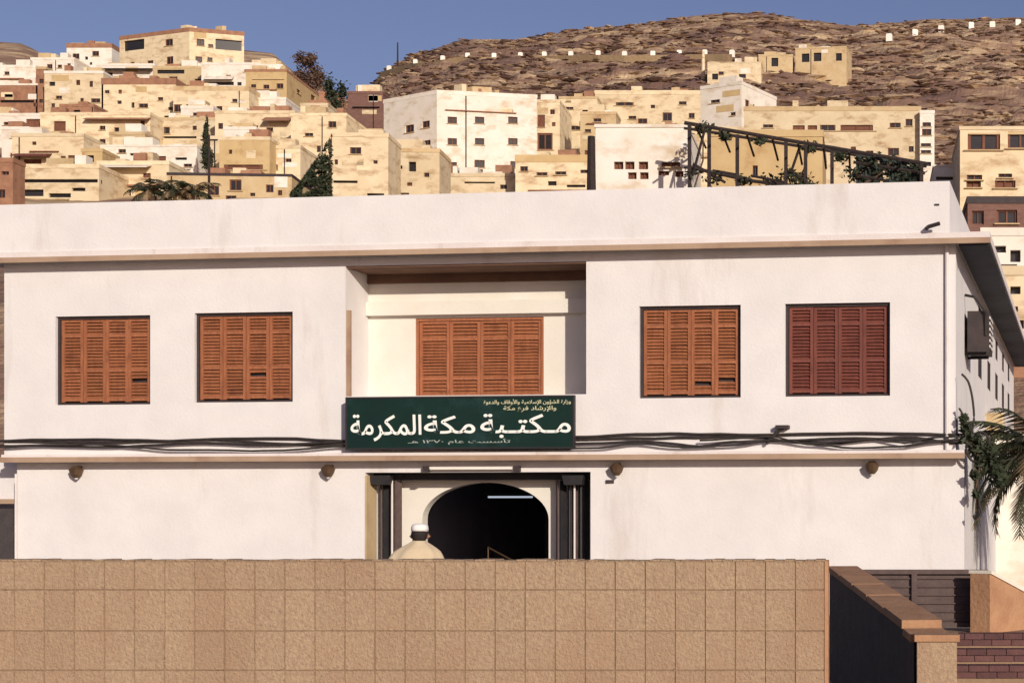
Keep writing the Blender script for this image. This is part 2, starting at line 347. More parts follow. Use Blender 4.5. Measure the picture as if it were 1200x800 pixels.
    for ws, rot, org, dn in ((fr, 0, lambda u: Vector((u, 0, 0)), Vector((0, 1, 0))), (rt, 90 + skew, lambda u: Vector((L, 0, 0)) + il * u, -nl), (lf, -90 + skew, lambda u: il * (depth - u), nl)):
        for q in ws:
            u = (q[0] + q[1]) / 2; W_, H_ = q[1] - q[0], q[3] - q[2]; cz = (q[2] + q[3]) / 2; z_ = Vector((0, 0, cz))
            if q[4] == 'o':
                link('dark_opening', WP['glass'], root, org(u) + dn * d + z_, (W_ / .8, .3, H_ / .8), (0, 0, R(rot))); continue
            fo = link('window', WF, root, org(u) + dn * (d - .16) + z_, (W_, .3, H_), (0, 0, R(rot)))
            link('pane', WP['pane_brown' if q[4] == 'b' else 'glass'], fo)
            if W_ > .7: link('sill', SILL, root, org(u) + dn * .02 + Vector((0, 0, q[2])), (W_, .3, 1), (0, 0, R(rot)))
    for a in awn:                     # awnings: pixel box, material, outward reach
        px, py, wp, hp, am, reach = a
        s0, z0 = hit(px - wp / 2, py + hp / 2, o2, w2(ax)); s1, z1 = hit(px + wp / 2, py - hp / 2, o2, w2(ax))
        q = MB(); q.v = [(s0, 0, z1), (s1, 0, z1), (s1, -reach, z0 + .08), (s0, -reach, z0 + .08), (s0, 0, z1 - .1), (s1, 0, z1 - .1), (s1, -reach, z0), (s0, -reach, z0)]
        q.f = [(0, 3, 2, 1), (4, 5, 6, 7), (3, 7, 6, 2), (0, 4, 7, 3), (1, 2, 6, 5), (0, 1, 5, 4)]; q.build('awning', am, root)
    if clutter and Y0 > 120 and L > 2.5:
        # roof-top stair huts and blocks, wall ledges, patches of rendered block-work, down pipes
        for _ in range(rg.randint(2, 5) if L > 4 else 1):
            w_ = rg.uniform(.4, 2.6); x = rg.uniform(.3, max(.35, L - w_ - .3)); hh = rg.uniform(.35, 1.3); y0 = rg.uniform(.3, 1.6)
            tb('roof_hut', rg.choice(['cream', 'tan', 'house_white', 'red', m]), (x, min(x + w_, L - .25), y0, y0 + rg.uniform(.8, 1.8), H - .06, H + par * .5 + hh))
        for _ in range(rg.randint(1, 2)):
            zl = H - rg.uniform(1.1, 3.2)
            if zl > .4 and not any(q[2] - .2 < zl < q[3] + .2 for q in fr):
                x = rg.uniform(0, L * .4); tb('ledge', rg.choice(['tan', 'red', m, 'frame_dark']), (x, rg.uniform(L * .6, L), -rg.uniform(.15, .45), -.002, zl, zl + rg.uniform(.08, .16)))
        for _ in range(rg.randint(1, 3)):
            w_ = rg.uniform(.8, 2.6); x = rg.uniform(.1, max(.15, L - w_ - .1)); zl = H - rg.uniform(.9, 3.4); h_ = rg.uniform(.4, 1.1)
            if zl > .4 and not any(q[0] < x + w_ and q[1] > x and q[2] < zl + h_ and q[3] > zl for q in fr):
                tb('render_patch', rg.choice(['tan', 'house_white', 'ochre', 'cream']), (x, min(x + w_, L - .05), -.03, -.001, zl, zl + h_))
        x = rg.uniform(.2, L - .2)
        if not any(q[0] - .1 < x < q[1] + .1 for q in fr): tb('drain_pipe', 'rust', (x, x + .09, -.1, -.004, .2, H - .1))
    if tank:
        for sx in tank:
            tk = MB(); cxx = L * sx; rr = .55
            tk.tube([(cxx, depth * .35, H), (cxx, depth * .35, H + 1.1), (cxx, depth * .35, H + 1.35)], [rr, rr, rr * .4], 12); tk.build('water_tank', 'house_white', root)
    return root, L, H
HS = 'house'
def wgrid(xs, ys_, w_, h_, k='w'): return [(x, y, w_, h_, k) for x in xs for y in ys_]
# left hill, nearest rows first
house(HS, 'small red-brown hut at the near foot of the hill town', -14, 138, 15, 0, 190, 'red', 2.0, [(6, 203, 9, 4)])
house(HS, 'low cream house with one long dark slit under its roof', 17, 150, 116, 0, 197, 'cream', 9, [(66, 212, 97, 4, 'o'), (36, 226, 30, 8, 'o'), (92, 222, 16, 4, 'o'), (70, 229, 26, 5, 'o')])
house(HS, 'plain yellowish house between palm shrubs and slit-window house', 114, 156, 198, 0, 193, 'cream', 9, [(140, 209, 5, 8), (172, 206, 9, 6, 'b'), (150, 226, 7, 7)], awn=[(148, 196, 60, 6, 'house_white', 1.2)])
house(HS, 'long tan house with dark roof edge behind the utility pole', 196, 150, 342, 4, 205, 'tan', 9, [(276, 217, 14, 13), (316, 221, 9, 9), (328, 226, 5, 6), (296, 228, 6, 4), (222, 222, 9, 7)], roof='frame_dark', par=.22)
house(HS, 'cream house with a maroon awning over its front windows', 14, 182, 98, 0, 160, 'cream', 10, [(38, 190, 21, 7, 'b'), (62, 196, 8, 6), (84, 188, 9, 12, 'b'), (74, 187, 6, 8, 'b'), (40, 168, 5, 4)], awn=[(40, 183, 42, 6, 'maroon', 1.4)])
house(HS, 'whitish house with thin dark ledges beside the cypress', 117, 186, 231, 0, 172, 'house_white', 10, [(143, 177, 9, 5), (188, 186, 13, 6, 'b'), (168, 181, 32, 3, 'o'), (212, 186, 14, 3, 'o'), (126, 186, 10, 7), (220, 194, 10, 4)], par=.2)
house(HS, 'ochre house with a brown board strip across its front', 257, 184, 316, 0, 164, 'ochre', 10, [(285, 196, 46, 6, 'b'), (270, 178, 4, 5)], roof='cream')
house(HS, 'narrow cream house between ochre house and dark climbing shrub', 231, 190, 259, 0, 163, 'cream', 8, [(246, 192, 7, 5), (240, 176, 4, 4)])
house(HS, 'small cream house right against the dark climbing shrub', 315, 186, 352, 0, 174, 'cream', 8, [(321, 196, 9, 6), (338, 188, 7, 4)])
house(HS, 'pale house with a reddish square patch below brick wall', -14, 214, 49, 0, 136, 'house_white', 9, [(39, 145, 17, 11, 'b'), (10, 145, 12, 4)])
house(HS, 'yellow-cream house with a long thin brown awning', 47, 212, 176, 0, 135, 'cream', 10, [(70, 148, 14, 12, 'b'), (120, 150, 7, 5), (152, 152, 8, 4), (96, 158, 5, 4)], awn=[(139, 140, 76, 4, 'red', 1.0)])
house(HS, 'cream house with a tan roof edge above the cypress', 172, 216, 254, 0, 141, 'cream', 10, [(193, 153, 12, 8), (214, 161, 60, 2.5, 'o'), (228, 150, 5, 5)], roof='tan')
house(HS, 'cream house with a red-brown awning over a small window', 252, 212, 345, 0, 133, 'cream', 10, [(316, 152, 8, 5), (270, 150, 5, 5), (290, 163, 40, 2, 'o')], awn=[(327, 141, 32, 7, 'red', 1.4)])
house(HS, 'light cream house beside shade-brown masonry wall', 341, 206, 406, 0, 136, 'cream', 10, [(362, 158, 10, 4), (392, 166, 4, 4)])
house(HS, 'tall yellow-cream house with a white roof edge', 52, 246, 121, 0, 86, 'cream', 11, [(112, 118, 11, 5), (96, 117, 4, 4)], roof='house_white')
house(HS, 'low red-brown brick house under a plain white house', -16, 250, 44, 0, 100, 'red', 8, [(20, 119, 40, 3, 'o'), (41, 123, 4, 4)], roof='house_white', par=.25)
house(HS, 'slim brown tower block beside the tall yellow-cream house', 42, 250, 54, 0, 81, 'red', 7, [], roof='tan')
house(HS, 'plain white house above the red-brown brick house', -18, 268, 42, 0, 79, 'house_white', 9, [(8, 86, 6, 4)])
house(HS, 'cream house with an orange band along its roof edge', 119, 246, 206, 0, 99, 'cream', 10, [(168, 124, 11, 5), (140, 120, 5, 4), (188, 116, 6, 4)], roof='red', par=.9, tank=(.3,))
house(HS, 'cream house with tan roof edge beside the ochre-orange house', 203, 242, 292, 0, 106, 'cream', 10, [(207, 127, 12, 9), (223, 125, 10, 5), (257, 128, 7, 7), (275, 118, 6, 4)], roof='tan', par=.6)
house(HS, 'ochre-orange house with red-brown roof edge near the hilltop tree', 288, 254, 336, 0, 84, 'ochre', 17, [(312, 102, 7, 5), (328, 101, 8, 6), (297, 101, 6, 4)], right=[(367, 116, 5, 8), (350, 108, 4, 5)], roof='red')
house(HS, 'small white house below the ochre-orange house', 290, 246, 335, 0, 117, 'house_white', 8, [(300, 128, 9, 4), (325, 128, 6, 5)])
house(HS, 'tiny orange block house beside the dark green tree', 374, 250, 391, 0, 110, 'red', 6, [(381, 120, 5, 5)])
house(HS, 'white terrace house with a dark flat shade roof', 113, 288, 181, 0, 77, 'house_white', 9, [(150, 91, 22, 5, 'o'), (128, 88, 8, 6)], awn=[(147, 82, 68, 3, 'frame_dark', 1.6)])
house(HS, 'white block house on top of the yellow-cream house', 36, 292, 87, 0, 70, 'house_white', 9, [(70, 78, 5, 4)])
house(HS, 'tan house with a dark strip window below the villa', 179, 284, 252, 0, 80, 'tan', 9, [(200, 84, 32, 5, 'o'), (203, 93, 10, 6), (232, 95, 8, 5)], tank=(.75,))
house(HS, 'long low white house with a white awning under the villa', 236, 280, 318, 0, 76, 'house_white', 9, [(258, 98, 32, 4, 'o'), (290, 83, 8, 3)], awn=[(258, 92, 34, 6, 'house_white', 1.2)])
house(HS, 'small white house with two dark windows and red-brown roof edge', 78, 312, 131, 0, 56, 'house_white', 9, [(89, 66, 8, 6), (112, 63, 8, 6)], roof='red', par=.8)
house('villa', 'tan two-storey hilltop villa with corner balconies and red-brown roof edge', 222, 300, 286, 17.4, 37, 'cream', 15.7,
      [(235, 50, 9, 8), (268, 53, 31, 12, 'o'), (233, 70, 8, 7), (246, 70, 6, 5), (247, 54, 6, 4)],
      [(198, 50, 9, 8), (157, 53, 24, 12, 'o'), (199, 71, 8, 9), (176, 74, 7, 6), (155, 75, 5, 4), (132, 73, 8, 6)], roof='red', cat='villa', par=.7, tank=(.85,), skew=52)
for lab, a, Y, b, yt, mm_, ww in (
    ('small white lean-to in front of the pale house with reddish patch', 2, 200, 34, 152, 'house_white', [(18, 160, 10, 4)]),
    ('small ochre shed squeezed beside the maroon awning house', 96, 176, 120, 178, 'ochre', [(106, 186, 8, 8, 'o')]),
    ('narrow white house wedged behind the ochre house', 262, 200, 300, 152, 'house_white', [(275, 160, 6, 4), (290, 160, 6, 4)]),
    ('small tan house wedged above the whitish ledge house', 128, 198, 170, 158, 'tan', [(140, 165, 6, 4), (158, 165, 8, 3)]),
    ('little red-brown house above the yellow-cream awning house', 70, 226, 110, 125, 'red', [(90, 131, 8, 4, 'o')]),
    ('little white house wedged below the three-window cream house', 212, 228, 250, 127, 'house_white', [(230, 134, 8, 4)]),
    ('small cream house stepping down beside the dark green tree', 352, 222, 384, 124, 'cream', [(366, 131, 7, 4)]),
    ('little tan house wedged under the white terrace house', 128, 264, 160, 92, 'tan', [(140, 97, 6, 3)]),
    ('small white house wedged beside the long low white house', 300, 270, 330, 78, 'house_white', [(316, 82, 6, 3)]),
    ('small tan house wedged between stepped and long cream houses', 680, 224, 722, 134, 'tan', [(700, 141, 9, 4)]),
    ('low cream house in front of the bright white box house', 770, 190, 830, 155, 'cream', [(790, 163, 8, 5)])):
    house(HS, lab, a, Y, b, 0, yt, mm_, 4, ww)
# middle
house(HS, 'big cream house beside the dark climbing shrub', 389, 150, 455, 3, 160, 'cream', 5, [(402, 213, 34, 3, 'o'), (394, 190, 4, 6), (440, 228, 20, 3, 'o'), (440, 190, 5, 4)])
house(HS, 'plain cream house filling the gap below the apartment block', 452, 158, 515, 2, 178, 'cream', 5, [(480, 216, 6, 4, 'b'), (468, 196, 7, 4), (500, 205, 6, 5)], roof='tan')
house(HS, 'low cream house in front of the white apartment block', 512, 168, 606, 1, 207, 'cream', 5, [(522, 218, 12, 9), (562, 214, 36, 2, 'o'), (590, 219, 8, 5)])
house('masonry_wall', 'shade-brown masonry ruin wall standing above big cream house', 407, 236, 449, 0, 110, 'purple', 5, [], cat='ruin')  # wall lies in shade; that shade is put into its dark brown
house('apartment_block', 'white three-storey apartment block with nine dark front windows', 512, 215, 629, 12, 110, 'house_white', 9.6,
      wgrid((530, 562, 601), (141, 166), 11, 8) + [(530, 192, 11, 4), (562, 192, 12, 9), (602, 193, 8, 8), (522, 217, 12, 10), (562, 200, 8, 3)],
      [(480, 151, 10, 9), (499, 146, 9, 8), (451, 164, 5, 5), (487, 169, 6, 6), (500, 168, 9, 7), (473, 171, 10, 3), (509, 177, 5, 7)], cat='apartment block', par=.5, tank=(.4,), skew=46)
house(HS, 'cream house with one big dark window beside the apartment block', 629, 226, 656, 0, 120, 'cream', 9, [(637, 166, 21, 20), (634, 142, 9, 15, 'b')])
house(HS, 'tan house with a brown roof terrace below the apartment block', 604, 165, 691, 0, 190, 'cream', 9, [(614, 198, 9, 6), (635, 204, 13, 4), (657, 203, 13, 4), (597, 219, 9, 5), (684, 201, 8, 4), (675, 218, 22, 3, 'o')], roof='ochre', par=.7)
house(HS, 'stepped cream house next to the big dark window house', 655, 236, 700, 0, 116, 'cream', 9, [(667, 127, 10, 3), (674, 150, 13, 5), (666, 118, 6, 3), (685, 145, 12, 6)], roof='tan')
house(HS, 'long cream house with scattered small windows and roof steps', 697, 242, 823, 0, 111, 'cream', 10, [(732, 122, 21, 4), (717, 143, 11, 4), (741, 138, 9, 4), (753, 142, 11, 6), (782, 137, 11, 10), (800, 121, 9, 4), (765, 125, 5, 4)], par=.6, tank=(.2, .8))
house(HS, 'bright white box house set at an angle above the pergola', 821, 216, 869, -26, 105, 'house_white', 9, [(838, 119, 11, 4)], right=[(876, 122, 5, 9), (884, 126, 4, 6)], par=.4)
house(HS, 'plain tan wall house below the bright white box house', 806, 205, 872, 0, 152, 'cream', 8, [(858, 150, 6, 12), (820, 160, 5, 4)])
house('hill_ruin', 'low tan ruin beside the pale stub post', 829, 322, 892, 0, 74, 'cream', 8, [(838, 90, 7, 7, 'o'), (870, 90, 8, 6, 'o'), (845, 86, 6, 4)], cat='ruin', par=.2)
house('hill_ruin', 'small tan ruin with one dark doorway on the bare hill', 889, 338, 929, 0, 66, 'tan', 7, [(908, 73, 8, 10, 'o')], cat='ruin')
house('hill_ruin', 'tan ruin with three square dark openings on the bare hill', 932, 338, 992, -8, 58, 'tan', 7, [(944, 68, 9, 10, 'o'), (958, 67, 9, 10, 'o'), (983, 67, 7, 9, 'o')], cat='ruin', par=.25)
house(HS, 'long tan house with a row of red-brown windows', 872, 190, 1079, 0, 130, 'cream', 11, [(936, 150, 14, 6, 'b'), (952, 150, 11, 6, 'b'), (970, 150, 18, 7), (1004, 150, 38, 7, 'b'), (1049, 147, 13, 6), (900, 148, 12, 4), (1047, 178, 13, 9), (1000, 176, 6, 8, 'b')], par=.5, roof='tan', tank=(.12,))
house(HS, 'narrow cream stair tower at the end of the long tan house', 1078, 189, 1095, 0, 133, 'house_white', 9, [(1086, 146, 10, 5), (1086, 155, 11, 8), (1085, 170, 12, 4), (1085, 178, 12, 4)])
house(HS, 'ochre house standing behind the dark pergola', 833, 92, 964, 0, 160, 'ochre', 8, [(885, 200, 6, 12)])
house(HS, 'white house with brown boarded openings beside the dark pergola', 698, 75, 806, 0, 149, 'house_white', 6, wgrid((725, 738, 754), (194,), 11, 9, 'b') + wgrid((741, 755), (206,), 10, 8, 'b') + [(786, 193, 22, 6, 'b'), (778, 203, 12, 5, 'b'), (796, 204, 10, 7, 'b')], par=.12)
# right
house(HS, 'tan house with two wide dark top windows and red balconies', 1125, 102, 1240, 0, 152, 'cream', 9, [(1153, 166, 38, 20), (1196, 164, 30, 20), (1142, 208, 18, 6), (1178, 206, 16, 5), (1141, 216, 17, 8, 'b'), (1178, 216, 24, 9, 'b')], par=.2)
house(HS, 'white shed roof house between tan house and long tan house', 1094, 110, 1127, 0, 195, 'house_white', 6, [(1110, 209, 26, 4, 'o')], par=.1)
house('shop_house', 'dark purplish house with black windows below the tan house', 1134, 90, 1240, 0, 238, 'purple', 6, [(1146, 255, 14, 16), (1180, 254, 24, 16), (1210, 254, 14, 16)], roof='frame_dark')
house(HS, 'whitish low house with black openings beyond the library eave', 1150, 76, 1245, 0, 276, 'house_white', 6, [(1172, 292, 14, 8, 'o'), (1190, 300, 12, 14, 'o'), (1180, 312, 24, 5, 'o')])
house(HS, 'low cream house below the whitish house at the library side', 1165, 66, 1260, 0, 322, 'cream', 6, [(1190, 340, 12, 9, 'o'), (1186, 362, 14, 6, 'b'), (1196, 380, 8, 10)])
house('neighbour_building', 'white neighbour building with thin canopy and reddish upper wall', 1176, 60, 1330, 0, 415, 'red', 8, [], roof='house_white', cat='building', par=.28)

# pillar stumps of the ruin belong to it; poles
def pole(name, px, y0, y1, Y, r, label, arm=True, m='rust'):
    top = at(px, y0, Y); gz = ground_z(top.x, Y) - .3
    root = empty(name, (top.x, Y, gz), 0, label, 'pole')
    MB().tube([(0, 0, 0), (0, 0, top.z - gz)], [r * 1.2, r * .8], 8).build('post', m, root)
    if arm: MB().box(-.7, .7, -.06, .06, top.z - gz - .5, top.z - gz - .38).build('cross_arm', 'rust', root)
pole('utility_pole', 245, 158, 230, 142, .11, 'dark utility pole standing among the cream hill houses')
pole('mast', 466, 50, 80, 470, .22, 'thin mast rising from the bare ridge against the sky', False)
pole('mast', 824, 60, 95, 326, .35, 'pale stub post beside the low ruin', False, 'cream')
pole('utility_pole', 693, 160, 222, 74, .2, 'stout dark post at the corner of the white boarded house', False)

# ------------------------------------------------------------------ dark pergola on the slope
root = empty('pergola', tuple(at(945, 225, 72)), 0, 'dark rusty timber pergola frame with netting between the houses', 'pergola')
O = at(945, 225, 72)
def pg(px, py, Y=72): return at(px, py, Y) - O
for px, yt in ((808, 146), (831, 152), (864, 158), (921, 166), (944, 170), (975, 176), (1080, 190)):
    for Y in (72,):
        p = pg(px, yt, Y); MB().box(p.x - .075, p.x + .075, p.y - .075, p.y + .075, -2.2, p.z).build('post', 'rust', root)
MB().tube([pg(802, 144), pg(1086, 192)], .085, 6).build('rail', 'rust', root)
MB().tube([pg(802, 150, 75), pg(1086, 195, 75)], .07, 6).build('rail', 'rust', root)
MB().tube([pg(808, 196), pg(880, 212), pg(965, 222)], .08, 6).build('rail', 'rust', root)
MB().tube([pg(1000, 190), pg(1084, 203)], .07, 6).build('rail', 'rust', root)
for a, b in (((812, 205), (826, 152)), ((926, 205), (938, 170)), ((812, 192), (850, 214)), ((924, 200), (950, 216)), ((835, 200), (864, 205)), ((880, 206), (921, 214)), ((1000, 205), (1040, 212))):
    MB().tube([pg(*a), pg(*b)], .06, 5).build('brace', 'rust', root)
for k in range(9):
    px = 815 + k * 30; p = pg(px, 147 + (px - 805) * .171, 70.6)
    MB().tube([p + Vector((0, 0, .06)), p + Vector((0, 4.6, .12))], .05, 5).build('rafter', 'rust', root)
net = MB()                                             # netting: sagging strips with gaps
for j in range(11):
    for i in range(22):
        if random.random() < .05: continue
        px0, px1 = 1003 + i * 3.5, 1003 + i * 3.5 + 3.9; yt = 181 + (px0 - 1003) * .14; y0_ = yt + j * 3.3; y1_ = y0_ + random.uniform(3.2, 4.4)
        Yn = 72.4 + .25 * math.sin(i * .7 + j * .5)
        net.quad(pg(px0, y1_, Yn), pg(px1, y1_ + .5, Yn + .1), pg(px1, y0_ + .5, Yn + .1), pg(px0, y0_, Yn))
net.build('netting', 'tarp', root)

# ------------------------------------------------------------------ trees
def leaf_cloud(inside, N, s, mb=None):
    mb = mb or MB(); c = 0; tries = 0
    while c < N and tries < N * 30:
        tries += 1; p = inside()
        if p is None: continue
        a = Vector((random.gauss(0, 1), random.gauss(0, 1), random.gauss(0, .7))).normalized(); b = a.cross(Vector((random.gauss(0, 1), random.gauss(0, 1), random.gauss(0, 1)))).normalized()
        l = s * random.uniform(.6, 1.3); wd = l * .45
        mb.quad(p - a * l, p - b * wd, p + a * l, p + b * wd); c += 1
    return mb
vr = empty('vine', tuple(at(940, 222, 72)), 0, 'dark straggling vine growing over the rusty pergola', 'plant'); OV = at(940, 222, 72)
vc = [(812, 200, 7), (822, 150, 6), (836, 208, 8), (850, 160, 5), (890, 165, 5), (926, 205, 8), (940, 212, 9), (950, 172, 7), (985, 184, 6), (1000, 205, 9), (1040, 196, 12), (1060, 205, 10), (1020, 190, 8), (1075, 198, 6), (905, 214, 8), (870, 212, 6), (700, 222, 1)]
def vin():
    a, b, r_ = random.choice(vc[:-1]); p = at(a + random.gauss(0, r_ * .7), b + random.gauss(0, r_ * .5), 72 + random.uniform(-.4, 2.5)); return p - OV
leaf_cloud(vin, 1500, .13).build('leaves', 'leaf', vr)
for a, b in (((812, 225), (824, 150)), ((925, 225), (948, 172)), ((1000, 222), (1045, 190))): MB().tube([at(*a, 72) - OV, (at(*a, 72) + at(*b, 72)) / 2 - OV + Vector((.2, .1, 0)), at(*b, 72) - OV], .04, 5).build('stem', 'bark', vr)
def tree(name, label, px, ybase, Y, ztop_row, rx, m, N, s, shape='round', cat='tree'):
    b = at(px, ybase, Y); zb = min(ground_z(b.x, Y), b.z) - .2; top = at(px, ztop_row, Y).z; H = top - zb
    root = empty(name, (b.x, Y, zb), 0, label, cat)
    tr = MB(); hz = H * .75; r0 = max(.08, rx * .09)
    tr.tube([(0, 0, 0), (.1 * rx, 0, hz * .5), (-.05 * rx, .05, hz)], [r0, r0 * .7, r0 * .25], 7)
    for k in range(6):
        a = k * 1.05 + random.random(); z0 = hz * random.uniform(.4, .8)
        tr.tube([(0, 0, z0), (math.cos(a) * rx * .4, math.sin(a) * rx * .4, z0 + H * .12), (math.cos(a) * rx * .75, math.sin(a) * rx * .75, z0 + H * .2)], [r0 * .4, r0 * .28, r0 * .1], 5)
    tr.build('trunk', 'bark', root)
    ch = min(H * .85, (b.z - zb) * 0 + H * (.9 if shape != 'round' else .62))
    clumps = [Vector((random.uniform(-1, 1), random.uniform(-1, 1), random.uniform(-1, 1))) for _ in range(26)]
    clumps = [c for c in clumps if c.length < 1]
    def ins():
        c = random.choice(clumps); p = c * .78 + Vector((random.gauss(0, .16), random.gauss(0, .16), random.gauss(0, .14)))
        z = H - ch / 2 + p.z * ch / 2
        k = 1.0
        if shape == 'cone': k = max(.08, (1 - (p.z + 1) / 2) ** .8)
        return Vector((p.x * rx * k, p.y * rx * k, z))
    leaf_cloud(ins, N, s).build('crown', m, root)
    return root
tree('hilltop_tree', 'round brownish tree on the hilltop beside the ochre-orange house', 365, 92, 318, 56, 3.5, 'leaf_brown', 2600, .32)
tree('hillside_tree', 'dark green tree beside the tiny orange block house', 392, 134, 228, 87, 2.1, 'leaf', 2400, .26)
tree('cypress_tree', 'narrow dark cypress rising among the cream houses', 242, 190, 178, 131, 1.0, 'leaf', 1300, .17, 'cone')
tree('shrub', 'dark bush at the foot of the cypress', 244, 194, 172, 166, .9, 'leaf', 700, .15)
root = empty('climbing_shrub', tuple(at(388, 236, 140)), 0, 'dark green climbing shrub sloping up against the big cream house', 'shrub')
O2 = at(388, 236, 140)
def ins():
    u = random.random(); v = random.random() ** .9
    px = 341 + 48 * u; top = 226 - 70 * u ** 1.15; p = at(px, 236 + (top - 236) * v, 140 + random.uniform(-.7, .7))
    if noise.noise(p * .9) < -.22 and v > .3: return None
    return p - O2
leaf_cloud(ins, 4200, .17).build('crown', 'leaf', root)
MB().tube([(0, 0, -2), (-.1, 0, 2.4), (-.15, .1, 5.2)], [.14, .1, .04], 6).build('trunk', 'bark', root)
def frond(mb, base, yaw, pitch, L, droop, nl=22, lw=.05, ll=.5):
    pts = []; p = Vector(base); ang = pitch
    for k in range(9):
        pts.append(p.copy()); p = p + Vector((math.cos(yaw) * math.cos(ang), math.sin(yaw) * math.cos(ang), math.sin(ang))) * L / 8; ang -= droop / 8
    mb.tube(pts, [.025 * L ** .5 * (1 - k / 10) for k in range(9)], 4)
    sd = Vector((-math.sin(yaw), math.cos(yaw), 0))
    for k in range(nl):
        t = .12 + .86 * k / nl; i = min(int(t * 8), 7); q = pts[i].lerp(pts[i + 1], t * 8 - i); tg = (pts[i + 1] - pts[i]).normalized()
        for sg in (-1, 1):
            d = (sd * sg * .8 + tg * .65 + Vector((0, 0, -.35 - random.random() * .3))).normalized(); l = ll * (1 - abs(t - .45) * 1.1) * random.uniform(.8, 1.15)
            e = q + d * l; wv = tg * lw
            mb.quad(q - wv * .5, q + wv * .5, q + d * l * .6 + wv * .4, e)
def palm(name, label, loc, trunk_h, nf, L, mats, r=.16, pitch=(.1, 1.2), nl=22, lw=.05, ll=.5):
    root = empty(name, loc, 0, label, 'palm')
    t = MB(); n_ = 10; t.tube([(0, 0, trunk_h * k / n_) for k in range(n_ + 1)], [r * (1.15 if k % 2 else .95) for k in range(n_ + 1)], 8); t.build('trunk', 'bark', root)
    for k in range(nf):
        f = MB(); frond(f, (0, 0, trunk_h), k * 2.4 + random.uniform(-.2, .2), random.uniform(*pitch), L * random.uniform(.8, 1.1), random.uniform(1.2, 2.1), nl, lw, ll)
        f.build('frond', mats[k % len(mats)], root)
    return root
for k, (px, L) in enumerate(((176, 2.0), (205, 2.3), (226, 2.1))):
    p = at(px, 232, 134); gz = ground_z(p.x, 134)
    palm('palm_shrub', ['palm shrub beside the plain yellowish house', 'largest palm shrub, between the two others on the slope', 'palm shrub right beside the dark utility pole'][k], (p.x, 134, gz - .2), max(.6, p.z - gz + .5), 17, L * 1.15, ['frond', 'frond', 'dry'], .16, nl=16, lw=.12, ll=.75)

# ------------------------------------------------------------------ the library
TH = math.atan(F / 15514.0)
RX, RY = (1120 - CX) / F * 29.4, 29.4
UX, UY, NX, NY = math.cos(TH), -math.sin(TH), math.sin(TH), math.cos(TH)
def fac(px, py, v=0.0):
    dx = (px - CX) / F; t = (v + RX * NX + RY * NY) / (dx * NX + NY); x, y_ = dx * t - RX, t - RY
    return Vector((x * UX + y_ * UY, v, EYE + (CY - py) / F * t))
def fw(px, py, v=0.0):
    q = fac(px, py, v); return Vector((RX + q.x * UX + q.y * NX, RY + q.x * UY + q.y * NY, q.z))
lib = empty('library', (RX, RY, 0), -TH, 'white two-storey library with brown louvred shutters and flat overhanging roof', 'library')
UL = fac(5, 400).x; LL = fac(20, 600, .12).x; LR = fac(1130, 600, .12).x; DEP = 24.0
Z_SOF = (fac(1100, 291).z + fac(20, 304).z) / 2; Z_LED = (fac(1100, 529).z + fac(20, 534).z) / 2; Z_TOP = (fac(1105, 217, -.3).z + fac(5, 236, -.3).z) / 2
SLAB = .15; Z_SL = Z_SOF + SLAB
def rect(x0, y0, x1, y1, v=0): a = fac(x0, y1, v); b = fac(x1, y0, v); c = fac(x0, y0, v); d = fac(x1, y1, v); return (a.x, b.x, (a.z + d.z) / 2, (b.z + c.z) / 2)
WINS = [rect(65, 370, 176, 474), rect(228, 366, 343, 471), rect(749, 358, 868, 466), rect(920, 355, 1043, 464)]
BAL = rect(405, 309, 687, 463); BD = 1.0
off = lambda h: (h[0] - UL, h[1] - UL, h[2] - Z_LED, h[3] - Z_LED)
m = MB()
m.holes((UL, 0, Z_LED), (1, 0, 0), (0, 0, 1), (0, 1, 0), -UL, Z_SOF - Z_LED, [off(h) for h in WINS], .2) if False else None
wallm = MB()
wallm.holes((UL, 0, Z_LED), (1, 0, 0), (0, 0, 1), (0, 1, 0), -UL, Z_SOF - Z_LED, [off(h) for h in WINS + [BAL]], .22)
# deeper part of the balcony reveal
b0, b1, bz0, bz1 = BAL
for q in (((b0, .22, bz0), (b0, .22, bz1), (b0, BD, bz1), (b0, BD, bz0)), ((b1, .22, bz1), (b1, .22, bz0), (b1, BD, bz0), (b1, BD, bz1)), ((b0, .22, bz1), (b1, .22, bz1), (b1, BD, bz1), (b0, BD, bz1)), ((b1, .22, bz0), (b0, .22, bz0), (b0, BD, bz0), (b1, BD, bz0))): wallm.quad(*q)
# side windows: two rows
SW = []
for d_ in (6.2, 9.6, 13.0, 16.4, 19.8):
    SW += [(d_, d_ + 1.3, 4.65 - Z_LED, 5.3 - Z_LED), (d_ + .1, d_ + 1.2, 5.65 - Z_LED, 6.15 - Z_LED)]
wallm.holes((0, 0, Z_LED), (0, 1, 0), (0, 0, 1), (-1, 0, 0), DEP, Z_SOF - Z_LED, SW, .2)
wallm.quad((0, DEP, Z_LED), (UL, DEP, Z_LED), (UL, DEP, Z_SOF), (0, DEP, Z_SOF)); wallm.quad((UL, DEP, Z_LED), (UL, 0, Z_LED), (UL, 0, Z_SOF), (UL, DEP, Z_SOF))
wallm.build('upper_wall', 'white', lib)
WFD = WF.copy(); WFD.materials.clear(); WFD.materials.append(M['frame_dark']); WPD = WP['glass'].copy(); WPD.materials.clear(); WPD.materials.append(M['black'])
for d0, d1, z0, z1 in SW:
    fo = link('window', WFD, lib, (-.004, (d0 + d1) / 2, Z_LED + (z0 + z1) / 2), (d1 - d0, .05, z1 - z0), (0, 0, R(90))); link('pane', WPD, fo)
